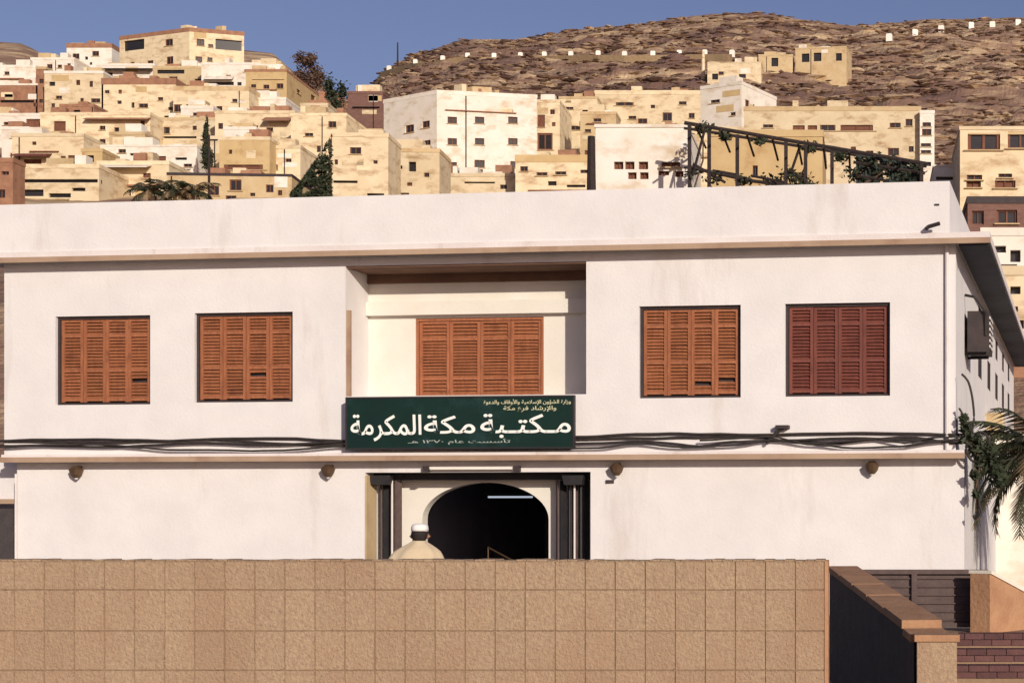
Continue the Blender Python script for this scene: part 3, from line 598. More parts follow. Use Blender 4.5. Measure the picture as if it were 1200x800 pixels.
# balcony back wall with its door opening, beam, trim
dr = rect(487, 372, 637, 463, BD); dr = (dr[0], dr[1], bz0, dr[3])
m = MB(); m.holes((b0, BD, bz0), (1, 0, 0), (0, 0, 1), (0, 1, 0), b1 - b0, bz1 - bz0, [(dr[0] - b0, dr[1] - b0, .0, dr[3] - bz0)], .15); m.build('balcony_back_wall', 'balcony', lib)
MB().box(b0 + .004, b1 - .004, .03, BD - .004, bz1 - .03, bz1 - .004).build('balcony_soffit', 'soffit_brown_and_shade', lib)
bl = rect(405, 309, 687, 331, BD); MB().box(b0 + .005, b1 - .005, BD - .08, BD - .004, bl[2], bz1 - .032).build('balcony_shade_board', 'soffit_brown_and_shade', lib)  # added board: cast shadow along the back wall's top, put into brown
bm = rect(415, 353, 687, 369, BD); MB().box(b0 + .004, b1 - .004, BD - .14, BD - .003, bm[2], bm[3]).build('balcony_beam', 'balcony', lib)
MB().box(b0 - .0, b0 + .07, .02, .1, bz0 + .003, bm[2]).build('balcony_trim', 'trim', lib)
# shutters
def louvre_mesh(w_, h_, mt):
    m = MB(); n_ = max(2, int(round(h_ / .058))); p = h_ / n_
    for k in range(n_):
        if random.random() < .012: continue
        z = k * p + random.uniform(-.003, .003); t = random.gauss(0, .003); q = .88 + random.uniform(-.12, .05); i = len(m.v)
        m.v += [(0, .004, z + .006 + t), (w_, .004, z + .006 - t), (w_, .046, z + p * q), (0, .046, z + p * q), (0, .010, z - .004 + t), (w_, .010, z - .004 - t), (w_, .052, z + p * q - .012), (0, .052, z + p * q - .012)]
        m.f += [(i, i + 1, i + 2, i + 3), (i + 4, i + 7, i + 6, i + 5), (i, i + 4, i + 5, i + 1), (i + 3, i + 2, i + 6, i + 7)]
    return m.mesh('louver_slats', mt)
def shutters(h, v, mt, nleaf=4, rails=(.03, .38, .80, .985), frame=True, fm='frame_dark'):
    a, b, z0, z1 = h; fwid = .05
    if frame:
        f = MB(); f.box(a + .003, a + fwid, v, v + .1, z0 + .003, z1 - .003); f.box(b - fwid, b - .003, v, v + .1, z0 + .003, z1 - .003); f.box(a + fwid, b - fwid, v, v + .1, z1 - fwid, z1 - .003); f.box(a + fwid, b - fwid, v, v + .1, z0 + .003, z0 + fwid * .8)
        f.build('window_frame', fm, lib)
    MB().box(a + .01, b - .01, v + .13, v + .145, z0 + .01, z1 - .01).build('window_backing', 'frame_dark', lib)
    ia, ib, iz0, iz1 = a + fwid + .004, b - fwid - .004, z0 + fwid + .003, z1 - fwid - .003
    lw = (ib - ia) / nleaf; H = iz1 - iz0; st = .055; rl = .05
    for k in range(nleaf):
        x = ia + k * lw + .004; wv = lw - .008; m = MB()
        m.box(0, st, 0, .05, 0, H); m.box(wv - st, wv, 0, .05, 0, H); zs = []
        for r_ in rails:
            zc = min(max(r_ * H, rl / 2), H - rl / 2); m.box(st, wv - st, .002, .048, zc - rl / 2, zc + rl / 2); zs.append(zc)
        leaf = m.build('shutter_leaf', mt, lib); leaf.location = (x, v + .03 + random.uniform(-.004, .006), iz0); leaf.rotation_euler = (0, 0, random.uniform(-.02, .02))
        for q0, q1 in zip(zs, zs[1:]):
            lo = link('louver_slats', louvre_mesh(wv - 2 * st, q1 - q0 - rl, mt), leaf, (st, .004, q0 + rl / 2)); lo['kind'] = 'stuff'
for k, h in enumerate(WINS): shutters(h, .07, 'shutter_dark' if k == 3 else 'shutter')
shutters(dr, BD + .02, 'shutter', 4, (.02, .24, .76, .985), True, 'shutter')
# eaves slab, parapet, ledge
EV = .34; ER = fac(1160, 285, -.34).x
MB().box(UL - .4, ER, -EV, DEP + .4, Z_SOF + .004, Z_SL).build('roof_slab', 'white_old', lib)
MB().box(.05, ER - .03, .02, DEP, Z_SOF - .03, Z_SOF + .001).build('eave_shade_panel', 'soffit_shade', lib)  # added dark panel: shade under the side overhang put into its colour
MB().box(UL - .41, ER + .01, -EV - .02, -EV + .05, Z_SOF - .045, Z_SOF + .05).build('drip_edge', 'trim', lib)
PR = fac(1113, 240, -.3).x; PL = UL - .38
m = MB(); m.box(PL, PR, -.31, -.11, Z_SL, Z_TOP); m.box(PR - .2, PR, -.11, DEP, Z_SL, Z_TOP); m.box(PL, PL + .2, -.11, DEP, Z_SL, Z_TOP); m.box(PL + .2, PR - .2, DEP - .2, DEP, Z_SL, Z_TOP); m.build('parapet', 'white', lib)
m = MB(); m.box(LL - .1, LR + .02, -.2, .2, Z_LED - .06, Z_LED + .02); m.build('ledge', 'white_old', lib)
MB().box(LL - .11, LR + .03, -.22, -.13, Z_LED - .125, Z_LED - .03).build('ledge_drip_edge', 'trim', lib)
# ground floor with the entrance recess
DOOR = rect(428, 553, 692, 657, .12); DOOR = (DOOR[0], DOOR[1], 0, DOOR[3]); DD = .72
m = MB(); ZG = Z_LED - .061
m.holes((LL, .12, 0), (1, 0, 0), (0, 0, 1), (0, 1, 0), LR - LL, ZG, [(DOOR[0] - LL, DOOR[1] - LL, 0, DOOR[3])], DD)
m.quad((LR, .12, 0), (LR, DEP, 0), (LR, DEP, ZG), (LR, .12, ZG)); m.quad((LL, DEP, 0), (LL, .12, 0), (LL, .12, ZG), (LL, DEP, ZG)); m.quad((LR, DEP, 0), (LL, DEP, 0), (LL, DEP, ZG), (LR, DEP, ZG)); m.quad((LL, .2, ZG), (LR, .2, ZG), (LR, DEP, ZG), (LL, DEP, ZG))
m.build('lower_wall', 'white', lib)
V2 = .12 + DD; ar = rect(495, 565, 643, 605, V2); ac = (ar[0] + ar[1]) / 2; aw = (ar[1] - ar[0]) / 2; zs_, zt = ar[2] - .05, ar[3]
m = MB(); N_ = 28; prof = [(ac + aw * math.cos(math.pi * k / N_), zs_ + (zt - zs_) * math.sin(math.pi * k / N_)) for k in range(N_ + 1)]
for e0, e1 in ((V2 - .003, V2 + .25),):
    m.quad((DOOR[0], e0, 0), (ac - aw, e0, 0), (ac - aw, e0, zs_), (DOOR[0], e0, zs_)); m.quad((ac + aw, e0, 0), (DOOR[1], e0, 0), (DOOR[1], e0, zs_), (ac + aw, e0, zs_))
    m.quad((DOOR[0], e0, zs_), (ac - aw, e0, zs_), (ac - aw, e0, DOOR[3]), (DOOR[0], e0, DOOR[3])); m.quad((ac + aw, e0, zs_), (DOOR[1], e0, zs_), (DOOR[1], e0, DOOR[3]), (ac + aw, e0, DOOR[3]))
    for p, q in zip(prof, prof[1:]):
        m.quad((q[0], e0, q[1]), (p[0], e0, p[1]), (p[0], e0, DOOR[3]), (q[0], e0, DOOR[3])); m.quad((p[0], e0, p[1]), (q[0], e0, q[1]), (q[0], e1, q[1]), (p[0], e1, p[1]))
    for x in (ac - aw, ac + aw): m.quad((x, e0, 0), (x, e1, 0), (x, e1, zs_), (x, e0, zs_))
m.build('arched_entrance_wall', 'balcony', lib)
m = MB(); x0, x1, y0, y1, z1 = DOOR[0] - .5, DOOR[1] + 1.5, V2 + .26, 12, ZG - .05
for q in (((x0, y1, 0), (x1, y1, 0), (x1, y1, z1), (x0, y1, z1)), ((x0, y0, 0), (x0, y1, 0), (x0, y1, z1), (x0, y0, z1)), ((x1, y0, 0), (x1, y1, 0), (x1, y1, z1), (x1, y0, z1)), ((x0, y0, z1), (x1, y0, z1), (x1, y1, z1), (x0, y1, z1)), ((x0, V2, .01), (x1, V2, .01), (x1, y1, .01), (x0, y1, .01))): m.quad(*q)
for a, b in ((x0, ac - aw), (ac + aw, x1)): m.quad((a, y0, 0), (b, y0, 0), (b, y0, z1), (a, y0, z1))
m.quad((ac - aw, y0, zt + .02), (ac + aw, y0, zt + .02), (ac + aw, y0, z1), (ac - aw, y0, z1))
m.build('entrance_hall', 'interior', lib)
MB().box(DOOR[0], DOOR[0] + .03, .11, .55, .01, DOOR[3] - .05).build('lit_jamb_panel', 'tan', lib)  # added panel: warm sun and bounce on this jamb put into its tan
m = MB(); m.box(DOOR[0] + .002, DOOR[1] - .002, .5, .62, DOOR[3] - .13, DOOR[3] - .003); m.build('header_shade_bar', 'black', lib)  # black bar stands in for the shadow under the opening's top
for (xa, xb, n_) in ((443, 470, 4), (650, 690, 6)):         # folded gate leaves left of the arch; right set stands in for the jamb's shadow
    for k in range(n_):
        q = fac(xa + (xb - xa) * (k + .5) / n_, 600, .56); w_ = (fac(xb, 600, .56).x - fac(xa, 600, .56).x) / n_
        Mx = Matrix.Translation((q.x, .56, 0)) @ Matrix.Rotation(R(62 if k % 2 else -62), 4, 'Z')
        MB().box(-w_ * .7, w_ * .7, -.012, .012, .03, DOOR[3] - .14, Mx).build('gate_leaf_and_shade', 'black' if k % 3 else 'gate', lib)
    q = fac((xa + xb) / 2 + 4, 600, .46); MB().tube([(q.x, .42, .03), (q.x, .42, DOOR[3] - .14)], .018, 6).build('gate_bar', 'plastic', lib)  # right-hand bar belongs to the stand-in leaves
for px in (446, 672):
    q = fac(px, 560, .3); MB().prism([(q.x - .16, q.z - .12), (q.x + .16, q.z - .12), (q.x + .2, q.z + .05), (q.x - .2, q.z + .05)], .25, .48).build('header_bracket', 'black', lib)
# downpipe and rain spouts
q = fac(1110, 400); MB().tube([(q.x, -.04, Z_LED + .03), (q.x, -.04, Z_SOF - .02)], .035, 8).build('downpipe', 'white_old', lib)
q = fac(1093, 267, -.31); MB().tube([(q.x - .1, -.3, q.z), (q.x - .05, -.5, q.z - .01), (q.x + .14, -.56, q.z + .03)], .035, 6).build('rain_spout', 'frame_dark', lib)
q = fac(1098, 240, -.31); MB().box(q.x - .04, q.x + .04, -.325, -.308, q.z - .015, q.z + .015).build('drain_hole', 'frame_dark', lib)

# things fixed to the library
def lamp(px, py):
    p = fw(px, py, .02); root = empty('wall_lamp', tuple(p), -TH, 'small bronze lamp hanging under the library ledge', 'lamp', 'lamps under the library ledge')
    MB().box(-.05, .05, .02, .1, -.02, .1).build('bracket', 'lamp_metal', root)
    m = MB(); m.tube([(0, -.02, .1), (0, -.02, .03), (0, -.02, -.06), (0, -.02, -.12)], [.05, .13, .1, .05], 10); m.build('lamp_shade', 'lamp_metal', root)
    m = MB(); m.tube([(0, -.02, -.115), (0, -.02, -.15)], [.045, .02], 8); m.build('bulb', 'plastic', root)
for px, py in ((90, 552), (385, 551), (723, 549), (1022, 547)): lamp(px, py)
p = fw(554, 549, .1); root = empty('tube_light', tuple(p), -TH, 'white unlit tube light fixed above the library entrance', 'light')
L_ = fac(607, 549, .1).x - fac(501, 549, .1).x
MB().box(-L_ / 2, L_ / 2, -.05, .015, -.03, .04).build('housing', 'plastic', root); MB().tube([(-L_ / 2 + .08, -.075, 0), (L_ / 2 - .08, -.075, 0)], .022, 8).build('tube', 'marker', root)
for s in (-1, 1): MB().box(s * L_ / 2 - .05, s * L_ / 2 + .05, -.11, .012, -.05, .05).build('end_cap', 'frame_dark', root)
p = fw(598, 582, 5.0); root = empty('ceiling_tube_light', tuple(p), -TH, 'lit fluorescent tube glowing inside the dark arched doorway', 'light')
L_ = fac(624, 582, 5.0).x - fac(572, 582, 5.0).x
MB().tube([(-L_ / 2, 0, 0), (L_ / 2, 0, 0)], .02, 8).build('tube', 'tube', root); MB().box(-L_ / 2 - .05, L_ / 2 + .05, -.04, .04, .032, .09).build('housing', 'black', root)
for s in (-.6, .6): MB().box(s - .01, s + .01, -.01, .01, .09, ZG - .06 - p.z).build('hanger', 'black', root)
a = fw(572, 641, 2.6); b = fw(602, 657, 2.2)
root = empty('handrail', (a.x, a.y, 0), 0, 'pale metal handrail slanting inside the dark arched doorway', 'handrail')
MB().tube([(0, 0, a.z), (b.x - a.x, b.y - a.y, b.z), ((b.x - a.x) * 2.2, (b.y - a.y) * 2.2, a.z - (a.z - b.z) * 2.2)], .018, 8).build('rail', 'lamp_metal', root)
for k in (0, 2.2): MB().tube([((b.x - a.x) * k, (b.y - a.y) * k, 0.01), ((b.x - a.x) * k, (b.y - a.y) * k, a.z - (a.z - b.z) * k)], .014, 8).build('post', 'lamp_metal', root)
p = fw(715, 564, .12); tag(MB().box(-.07, .07, -.03, -.002, -.03, .03).build('wall_socket', 'frame_dark'), 'tiny dark box on the library wall beside the entrance', 'socket').location = p

# sign board
ARF = {'ا': 'FE8D2', 'أ': 'FE832', 'إ': 'FE872', 'ؤ': 'FE852', 'ب': 'FE8F4', 'ة': 'FE932', 'ت': 'FE954', 'د': 'FEA92', 'ر': 'FEAD2', 'ز': 'FEAF2', 'س': 'FEB14', 'ش': 'FEB54', 'ع': 'FEC94',
       'ف': 'FED14', 'ق': 'FED54', 'ك': 'FED94', 'ل': 'FEDD4', 'م': 'FEE14', 'ن': 'FEE54', 'ه': 'FEE94', 'و': 'FEED2', 'ي': 'FEF14'}
def shape_ar(word):                    # joined letter forms in display order
    out = []; prev = False; cs = list(word); i = 0
    while i < len(cs):
        c = cs[i]
        if c == 'ل' and i + 1 < len(cs) and cs[i + 1] in 'اأإ':
            out.append(chr({'ا': 0xFEFB, 'أ': 0xFEF7, 'إ': 0xFEF9}[cs[i + 1]] + (1 if prev else 0))); prev = False; i += 2; continue
        if c == 'ـ': out.append(c); prev = True; i += 1; continue
        if c not in ARF: out.append(c); prev = False; i += 1; continue
        b_, dual = int(ARF[c][:4], 16), ARF[c][4] == '4'; nxt = i + 1 < len(cs) and (cs[i + 1] in ARF or cs[i + 1] == 'ـ') and dual
        out.append(chr(b_ + ((3 if nxt else 1) if prev else (2 if nxt else 0)))); prev = nxt; i += 1
    if all(ch in '٠١٢٣٤٥٦٧٨٩' for ch in word): return word
    return ''.join(reversed(out))
def lettering(name, text, x0, x1, z0, z1, v, m, parent, bold):
    s = ' '.join(shape_ar(w_) for w_ in reversed(text.split(' ')))
    c = bpy.data.curves.new('lettering', 'FONT'); c.body = s; c.size = 1; c.offset = bold; c.extrude = .01; c.resolution_u = 3
    t = bpy.data.objects.new('lettering', c); COL.objects.link(t)
    dg = bpy.context.evaluated_depsgraph_get(); me = bpy.data.meshes.new_from_object(t.evaluated_get(dg))
    bpy.data.objects.remove(t)
    xs = [q.co.x for q in me.vertices]; ys_ = [q.co.y for q in me.vertices]; ax, bx, ay, by = min(xs), max(xs), min(ys_), max(ys_)
    for q in me.vertices:
        x, y_, z = q.co; q.co = (x0 + (x - ax) / (bx - ax) * (x1 - x0), v - z * .4, z0 + (y_ - ay) / (by - ay) * (z1 - z0))
    me.materials.clear(); me.materials.append(M[m]); return link(name, me, parent)
SV = -.30; h = rect(405, 464, 673, 526, SV); px_ = fw(539, 526, SV)
sg = empty('sign_board', (px_.x, px_.y, h[2]), -TH, 'dark green sign board with white Arabic lettering above the entrance', 'sign')
uo = fac(539, 526, SV).x; sx0, sx1, sH = h[0] - uo, h[1] - uo, h[3] - h[2]
MB().box(sx0 + .03, sx1 - .03, 0, .08, .03, sH - .03).build('panel', 'sign', sg)
m = MB(); m.box(sx0, sx0 + .03, -.012, .085, 0, sH); m.box(sx1 - .03, sx1, -.012, .085, 0, sH); m.box(sx0 + .03, sx1 - .03, -.012, .085, 0, .03); m.box(sx0 + .03, sx1 - .03, -.012, .085, sH - .03, sH); m.build('frame', 'black', sg)
for s in (sx0 + .4, sx1 - .4): MB().box(s - .03, s + .03, .08, .298, .3, .36).build('bracket', 'black', sg)
S = lambda px, py: (fac(px, py, SV).x - uo, fac(px, py, SV).z - h[2])
def put(text, x0, y0, x1, y1, m, bold):
    a = S(x0, y1); b = S(x1, y0); lettering('lettering', text, a[0], b[0], a[1], b[1], -.004, m, sg, bold)
put('مـكتـبة', 563, 484, 669, 513, 'letter', .013)
put('مكة', 497, 486, 557, 508, 'letter', .013)
put('المكرمة', 411, 485, 494, 517, 'letter', .013)
put('وزارة الشؤون الإسلامية والأوقاف والدعوة', 567, 467, 669, 475, 'gold', .006)
put('والإرشاد فرع مكة', 590, 475, 652, 483, 'gold', .006)
put('تأسست عام ١٣٧٠ هـ', 478, 513.5, 598, 521, 'grey_letter', .0)

# cables along the front
def cable(label, px_pts, v, r, ext=()):
    P = []; pts = px_pts
    for (a, b), (c, d) in zip(pts, pts[1:]):
        n_ = max(2, int((c - a) / 12))
        for k in range(n_):
            t = k / n_; sm = t * t * (3 - 2 * t); P.append(fw(a + (c - a) * t, b + (d - b) * sm + noise.noise(Vector((a + (c - a) * t, b, 0)) * .03) * 1.2, v))
    P.append(fw(*pts[-1], v)); P += list(ext)
    tag(MB().tube(P, r, 6).build('electric_cable', 'cable', smooth=True), label, 'cable', 'cables along the library front')
S0 = 'black cable strung along the library front above the ledge'
cable(S0, [(-60, 517), (60, 515), (200, 516), (300, 513), (420, 517), (560, 519), (690, 511), (760, 508), (905, 509), (940, 508), (1010, 507), (1128, 509)], -0.05, .026)
cable(S0, [(-60, 521), (40, 522), (120, 524), (230, 519), (330, 521), (440, 516), (600, 522), (680, 519), (760, 517), (820, 523), (860, 517), (908, 516), (1000, 513), (1126, 517)], -0.085, .024)
cable(S0, [(-60, 524), (100, 521), (220, 527), (320, 528), (420, 522), (560, 526), (690, 525), (750, 519), (800, 524), (850, 522), (905, 515), (960, 521), (1000, 525), (1050, 523), (1128, 514)], -0.12, .021)
cable(S0, [(-60, 515), (120, 519), (240, 515), (380, 522), (520, 520), (680, 514), (780, 513), (880, 511), (930, 517), (985, 519), (1020, 514), (1060, 512), (1128, 519)], -0.035, .024)
cable(S0, [(820, 516), (900, 511), (950, 520), (990, 517), (1030, 513), (1060, 519), (1100, 512), (1130, 511)], -0.14, .017)
p = fw(912, 505, -.05); root = empty('cable_bracket', tuple(p), -TH, 'small crooked bracket holding the cables below the shuttered windows', 'bracket')
MB().tube([(-.2, -.06, -.22), (-.02, -.06, -.02), (.12, -.06, .06)], .03, 6).build('arm', 'cable', root); MB().box(-.03, .2, -.12, .045, .04, .1).build('clip', 'frame_dark', root)
# tangle of wires at the right corner
def wire(label, name, pts, r): tag(MB().tube(pts, r, 6).build(name, 'cable', smooth=True), label, 'wire')
c0 = fw(1129, 512, -.08)
def rel(px, py, dv=0): return fw(px, py, -.15 + dv)
def smooth_pts(pts, n_=6):
    out = []
    for i in range(len(pts) - 1):
        p0, p1, p2, p3 = pts[max(i - 1, 0)], pts[i], pts[i + 1], pts[min(i + 2, len(pts) - 1)]
        for k in range(n_):
            t = k / n_; out.append(.5 * ((2 * p1) + (p2 - p0) * t + (2 * p0 - 5 * p1 + 4 * p2 - p3) * t * t + (3 * p1 - p0 - 3 * p2 + p3) * t ** 3))
    return out + [pts[-1]]
wire('thick hanging wire with a drooping end at the library corner', 'hanging_wire', smooth_pts([rel(1124, 510), rel(1135, 520), rel(1145, 545, .1), rel(1146, 575), rel(1148, 598, -.05), rel(1143, 607), rel(1141, 603)]), .028)
wire('wire curving up the library corner towards the air conditioner', 'corner_wire', smooth_pts([rel(1134, 520), rel(1141, 495), rel(1140, 470), rel(1135, 448), rel(1127, 438)]), .022)
wire('short wire slanting from the tangle up along the corner', 'corner_wire', smooth_pts([rel(1150, 528), rel(1138, 505), rel(1128, 485), rel(1124, 478)]), .02)
wire('looping wire bundle wrapped around the library corner', 'wire_loop', smooth_pts([rel(1128, 508), rel(1142, 514), rel(1152, 524), rel(1160, 516), rel(1150, 506), rel(1138, 512), rel(1132, 526), rel(1140, 540), rel(1156, 536), rel(1166, 528)]), .024)
wire('thin wire drooping from the tangle into the palm', 'hanging_wire', smooth_pts([rel(1130, 514), rel(1142, 522), rel(1158, 534), rel(1172, 540, .3), rel(1190, 536, .6)]), .016)
root = empty('creeper', tuple(rel(1134, 520)), 0, 'dark straggly creeper tangled round the wires at library corner', 'plant')
OC = rel(1134, 520); cl = [(1131, 500, 4), (1136, 512, 7), (1146, 520, 8), (1158, 528, 9), (1150, 538, 7), (1143, 556, 4), (1145, 578, 3), (1166, 545, 9), (1172, 560, 8), (1129, 490, 3)]
def ins():
    a, b, r_ = random.choice(cl); return rel(a + random.gauss(0, r_ * .5), b + random.gauss(0, r_ * .55), random.uniform(-.1, .5)) - OC
leaf_cloud(ins, 1700, .07).build('leaves', 'leaf', root)
MB().tube(smooth_pts([rel(1146, 610) - OC, rel(1144, 570) - OC, rel(1148, 540) - OC, rel(1134, 510) - OC, rel(1128, 485) - OC]), .018, 5).build('stem', 'bark', root)
# air conditioner and box on the side wall
def on_side(d_, z, off_=0): return Vector((RX + off_ * UX + d_ * NX, RY + off_ * UY + d_ * NY, z))
root = empty('air_conditioner', tuple(on_side(2.6, 4.75)), -TH, 'dark air conditioner fixed high on the library side wall', 'air conditioner')
MB().box(.06, .46, -.55, .55, 0, .75).build('casing', 'frame_dark', root)
for k in range(6): MB().box(.462, .478, -.5, .5, .08 + k * .105, .13 + k * .105).build('grille_slat', 'plastic', root)
for s in (-.4, .4): MB().box(.002, .4, s - .02, s + .02, -.05, -.003).build('bracket', 'black', root)
m = MB(); m.tube([(.4, -.56, .3), (.42, -.62, .7), (.2, -.6, 1.0), (.02, -.5, 1.05)], .03, 6); m.build('hose', 'cable', root)
root = empty('meter_box', tuple(on_side(9.2, 3.55)), -TH, 'cream metal box mounted beside the palm on library side wall', 'box')
MB().box(.003, .4, -.3, .3, 0, .5).build('casing', 'cream', root); MB().box(.03, .37, -.312, -.302, .03, .47).build('door', 'tan', root)
# annex wall to the right and wall to the left of the library
house('annex', 'low whitish annex wall joining the library side behind palm', 1166, 40, 1290, 0, 512, 'house_white', 5, [], cat='annex', par=.1, base=0)
p0 = fw(-70, 600, .6); p1 = fw(21, 600, .6)
q0 = fac(-90, 540, .5); q1 = fac(22, 540, .5); gx0, gx1 = fac(-60, 600, .5).x, fac(17, 600, .5).x; gz = fac(10, 590, .5).z; wz = fac(10, 541, .5).z
side = empty('side_wall', (RX, RY, 0), -TH, 'white side wall with a dark gate next to the library', 'wall')
m = MB(); m.holes((q0.x, .5, 0), (1, 0, 0), (0, 0, 1), (0, 1, 0), LL + .0 - q0.x, wz, [(gx0 - q0.x, gx1 - q0.x, 0, gz)], .3); m.quad((q0.x, .5, wz), (LL, .5, wz), (LL, .8, wz), (q0.x, .8, wz)); m.build('wall', 'white', side)
MB().box(gx0 + .01, gx1 - .01, .62, .68, .02, gz - .09).build('gate', 'slate_and_shade', side); MB().box(gx0 - .1, gx1 + .06, .42, .62, gz, gz + .09).build('lintel', 'trim', side)
q = fac(20, 555, .05); MB().tube([(q.x - .02, .04, .0), (q.x - .02, .04, q.z)], .02, 6).build('pipe', 'white_old', side)

# palm at the right corner, trunk outside the frame
p = at(1226, 700, 32)
root = palm('palm_tree', 'dark palm with drooping fronds beside the library corner', (p.x, 32, 0), 2.75, 56, 2.2, ['frond', 'frond', 'frond', 'dry'], .17, (-.3, 1.0), 30, .05, .5)

# ------------------------------------------------------------------ stone wall in front
WY = 12.0; zt_ = at(0, 657, WY).z; xl = at(-120, 0, WY).x; xr = at(967, 0, WY).x
sw = empty('stone_wall', ((xl + xr) / 2, WY, 0), 0, 'tan stone-clad boundary wall with square tiles across the front', 'wall')
cx_ = (xl + xr) / 2
MB().box(xl - cx_, xr - cx_ - .004, .012, .30, -.05, zt_ - .004).build('core', 'mortar', sw)
rows = [657.5, 691, 739, 785, 831, 877]
tw = 35.2 / F * WY
for r_, (ya, yb) in enumerate(zip(rows, rows[1:])):
    z1 = at(0, ya, WY).z; z0 = at(0, yb, WY).z; n_ = int((xr - xl) / tw) + 1
    for k in range(n_):
        a = xr - (k + 1) * tw; b = xr - k * tw
        if b < xl: continue
        j = .0022; bev = .003; w_ = b - a - 2 * j; hh = z1 - z0 - (2 * j if r_ else j)
        dx = [random.uniform(-.003, .003) for _ in range(8)]; y0 = .004 - random.uniform(0, .004)
        m = MB(); m.v = [(dx[0], .012, dx[1]), (w_ + dx[2], .012, dx[3]), (w_ + dx[4], .012, hh + (dx[5] if r_ else 0)), (dx[6], .012, hh + (dx[7] if r_ else 0)),
               (bev, y0, bev), (w_ - bev, y0, bev), (w_ - bev, y0, hh - bev), (bev, y0, hh - bev)]
        m.f = [(4, 5, 6, 7), (0, 1, 5, 4), (1, 2, 6, 5), (2, 3, 7, 6), (3, 0, 4, 7)]
        o = m.build('tile', 'stone', sw); o.location = (a + j - cx_, 0, z0 + j)
m = MB(); m.box(xr - cx_ - .004, xr - cx_ + .022, -.006, .305, -.05, zt_ + .001); m.build('end_strip', 'coping', sw)
m = MB(); nn = 90
for k in range(nn):                     # cap course, slightly uneven
    a = xl - cx_ + (xr - xl) * k / nn; b = xl - cx_ + (xr - xl) * (k + 1) / nn
    m.box(a + .002, b - .002, .0, .30, zt_ - .003, zt_ + .006 + random.uniform(-.004, .006))
m.build('cap', 'stone', sw)

# stair parapet, gate, steps and right-hand wall
A = at(1078, 748, 12.5); B = at(972, 668, 18.0)
root = empty('stair_parapet', (A.x, A.y, 0), 0, 'sloping parapet with tan coping and shade-dark side beside the steps', 'parapet')
d = Vector((B.x - A.x, B.y - A.y, 0)); r3 = Vector((d.y, -d.x, 0)).normalized() * .27
def P3(t, s, z): return tuple(d * t + r3 * s + Vector((0, 0, z)))
zz = lambda t: A.z + (B.z - A.z) * t + (.05 if t > .12 else 0)
m = MB(); seg = [0.045, .12, .1201, .5, 1]
for t0, t1 in zip(seg, seg[1:]):
    m.quad(P3(t1, 0, 0), P3(t0, 0, 0), P3(t0, 0, zz(t0) - .06), P3(t1, 0, zz(t1) - .06)); m.quad(P3(t0, 1, 0), P3(t1, 1, 0), P3(t1, 1, zz(t1) - .06), P3(t0, 1, zz(t0) - .06))
m.quad(P3(1, 0, 0), P3(1, 1, 0), P3(1, 1, zz(1) - .06), P3(1, 0, zz(1) - .06)); m.build('wall', 'slate_and_shade', root)  # unlit side of the parapet: its shade is put into the dark colour
m = MB()
ts = [.045] + [.12 + .88 * k / 5 for k in range(6)]
for t0, t1 in zip(ts, ts[1:]):          # coping stones
    g = .004; i = len(m.v); a_, b_ = t0 + g, t1 - g; zo = random.uniform(-.006, .006)
    za = zz(t0 + .001 if t0 >= .12 else t0); zb2 = zz(t1 if t1 > .121 else .1199)
    if t0 >= .12: za = zz(t0 + .0005)
    m = MB(); m.v = [P3(a_, -.08, za - .06), P3(b_, -.08, zb2 - .06), P3(b_, 1.08, zb2 - .06), P3(a_, 1.08, za - .06), P3(a_, -.08, za + zo), P3(b_, -.08, zb2 + zo), P3(b_, 1.08, zb2 + zo), P3(a_, 1.08, za + zo)]
    m.f = [(0, 1, 2, 3), (4, 7, 6, 5), (0, 4, 5, 1), (1, 5, 6, 2), (2, 6, 7, 3), (3, 7, 4, 0)]; m.build('coping_stone', 'coping', root)
m = MB(); m.box(-.02, .27, -.02, .24, 0, A.z - .02); m.build('pillar', 'stone', root)
m = MB(); m.box(-.04, .29, -.04, .26, A.z - .018, A.z + .03); m.build('pillar_cap', 'coping', root)
GY = 19.0; g0 = at(985, 667, GY); g1 = at(1158, 667, GY); zb = at(1100, 741, 18.4).z
root = empty('metal_gate', (g0.x, GY, zb), 0, 'dark brown metal gate at the top of the brick steps', 'gate'); GW = g1.x - g0.x; GH = g0.z - zb
m = MB(); t = .05; m.box(0, GW, 0, .05, GH - t, GH); m.box(0, GW, 0, .05, .02, .02 + t); m.box(0, t, 0, .05, .02 + t, GH - t); m.box(GW - t, GW, 0, .05, .02 + t, GH - t); m.box(GW / 2 - .03, GW / 2 + .03, 0, .05, .02 + t, GH - t); m.build('frame', 'gate', root)
MB().box(t, GW - t, .055, .07, .05, GH - .03).build('sheet', 'gate', root)
nb = 6
for k in range(nb): z = .1 + (GH - .2) * k / (nb - 1); MB().box(t, GW - t, .03, .05, z - .007, z + .007).build('bar', 'gate', root)
s0 = at(1040, 0, 18.3).x; s1 = at(1290, 0, 18.3).x
st = empty('brick_steps', (s0, 18.3, 0), 0, 'dark maroon brick steps leading up to the metal gate', 'steps')
BR = {}
for k in range(4):
    z1 = zb - k * .14; yf = -k * .36
    MB().box(0, s1 - s0, yf + .02, (1.2 if k == 0 else yf + .40), -.02, z1 - .02).build('step_core', 'mortar', st) if z1 > .05 else None
    nbk = 11
    for b in range(nbk):
        wv = (s1 - s0) / nbk
        if z1 < .05: continue
        for lay in (0, 1):
            key = lay
            if key not in BR: BR[key] = MB().box(0, wv - .008, 0, .24 if lay else .18, 0, .06).mesh('brick', 'brickdark')
            link('brick', BR[key], st, (b * wv + (.0 if lay else wv * .4 if b < nbk - 1 else 0), yf + random.uniform(-.004, .004) - (.012 if lay else 0), z1 - (.062 if lay else .130)))
Pp = at(1160, 668, 18.6); Pq = at(1260, 722, 20.2)
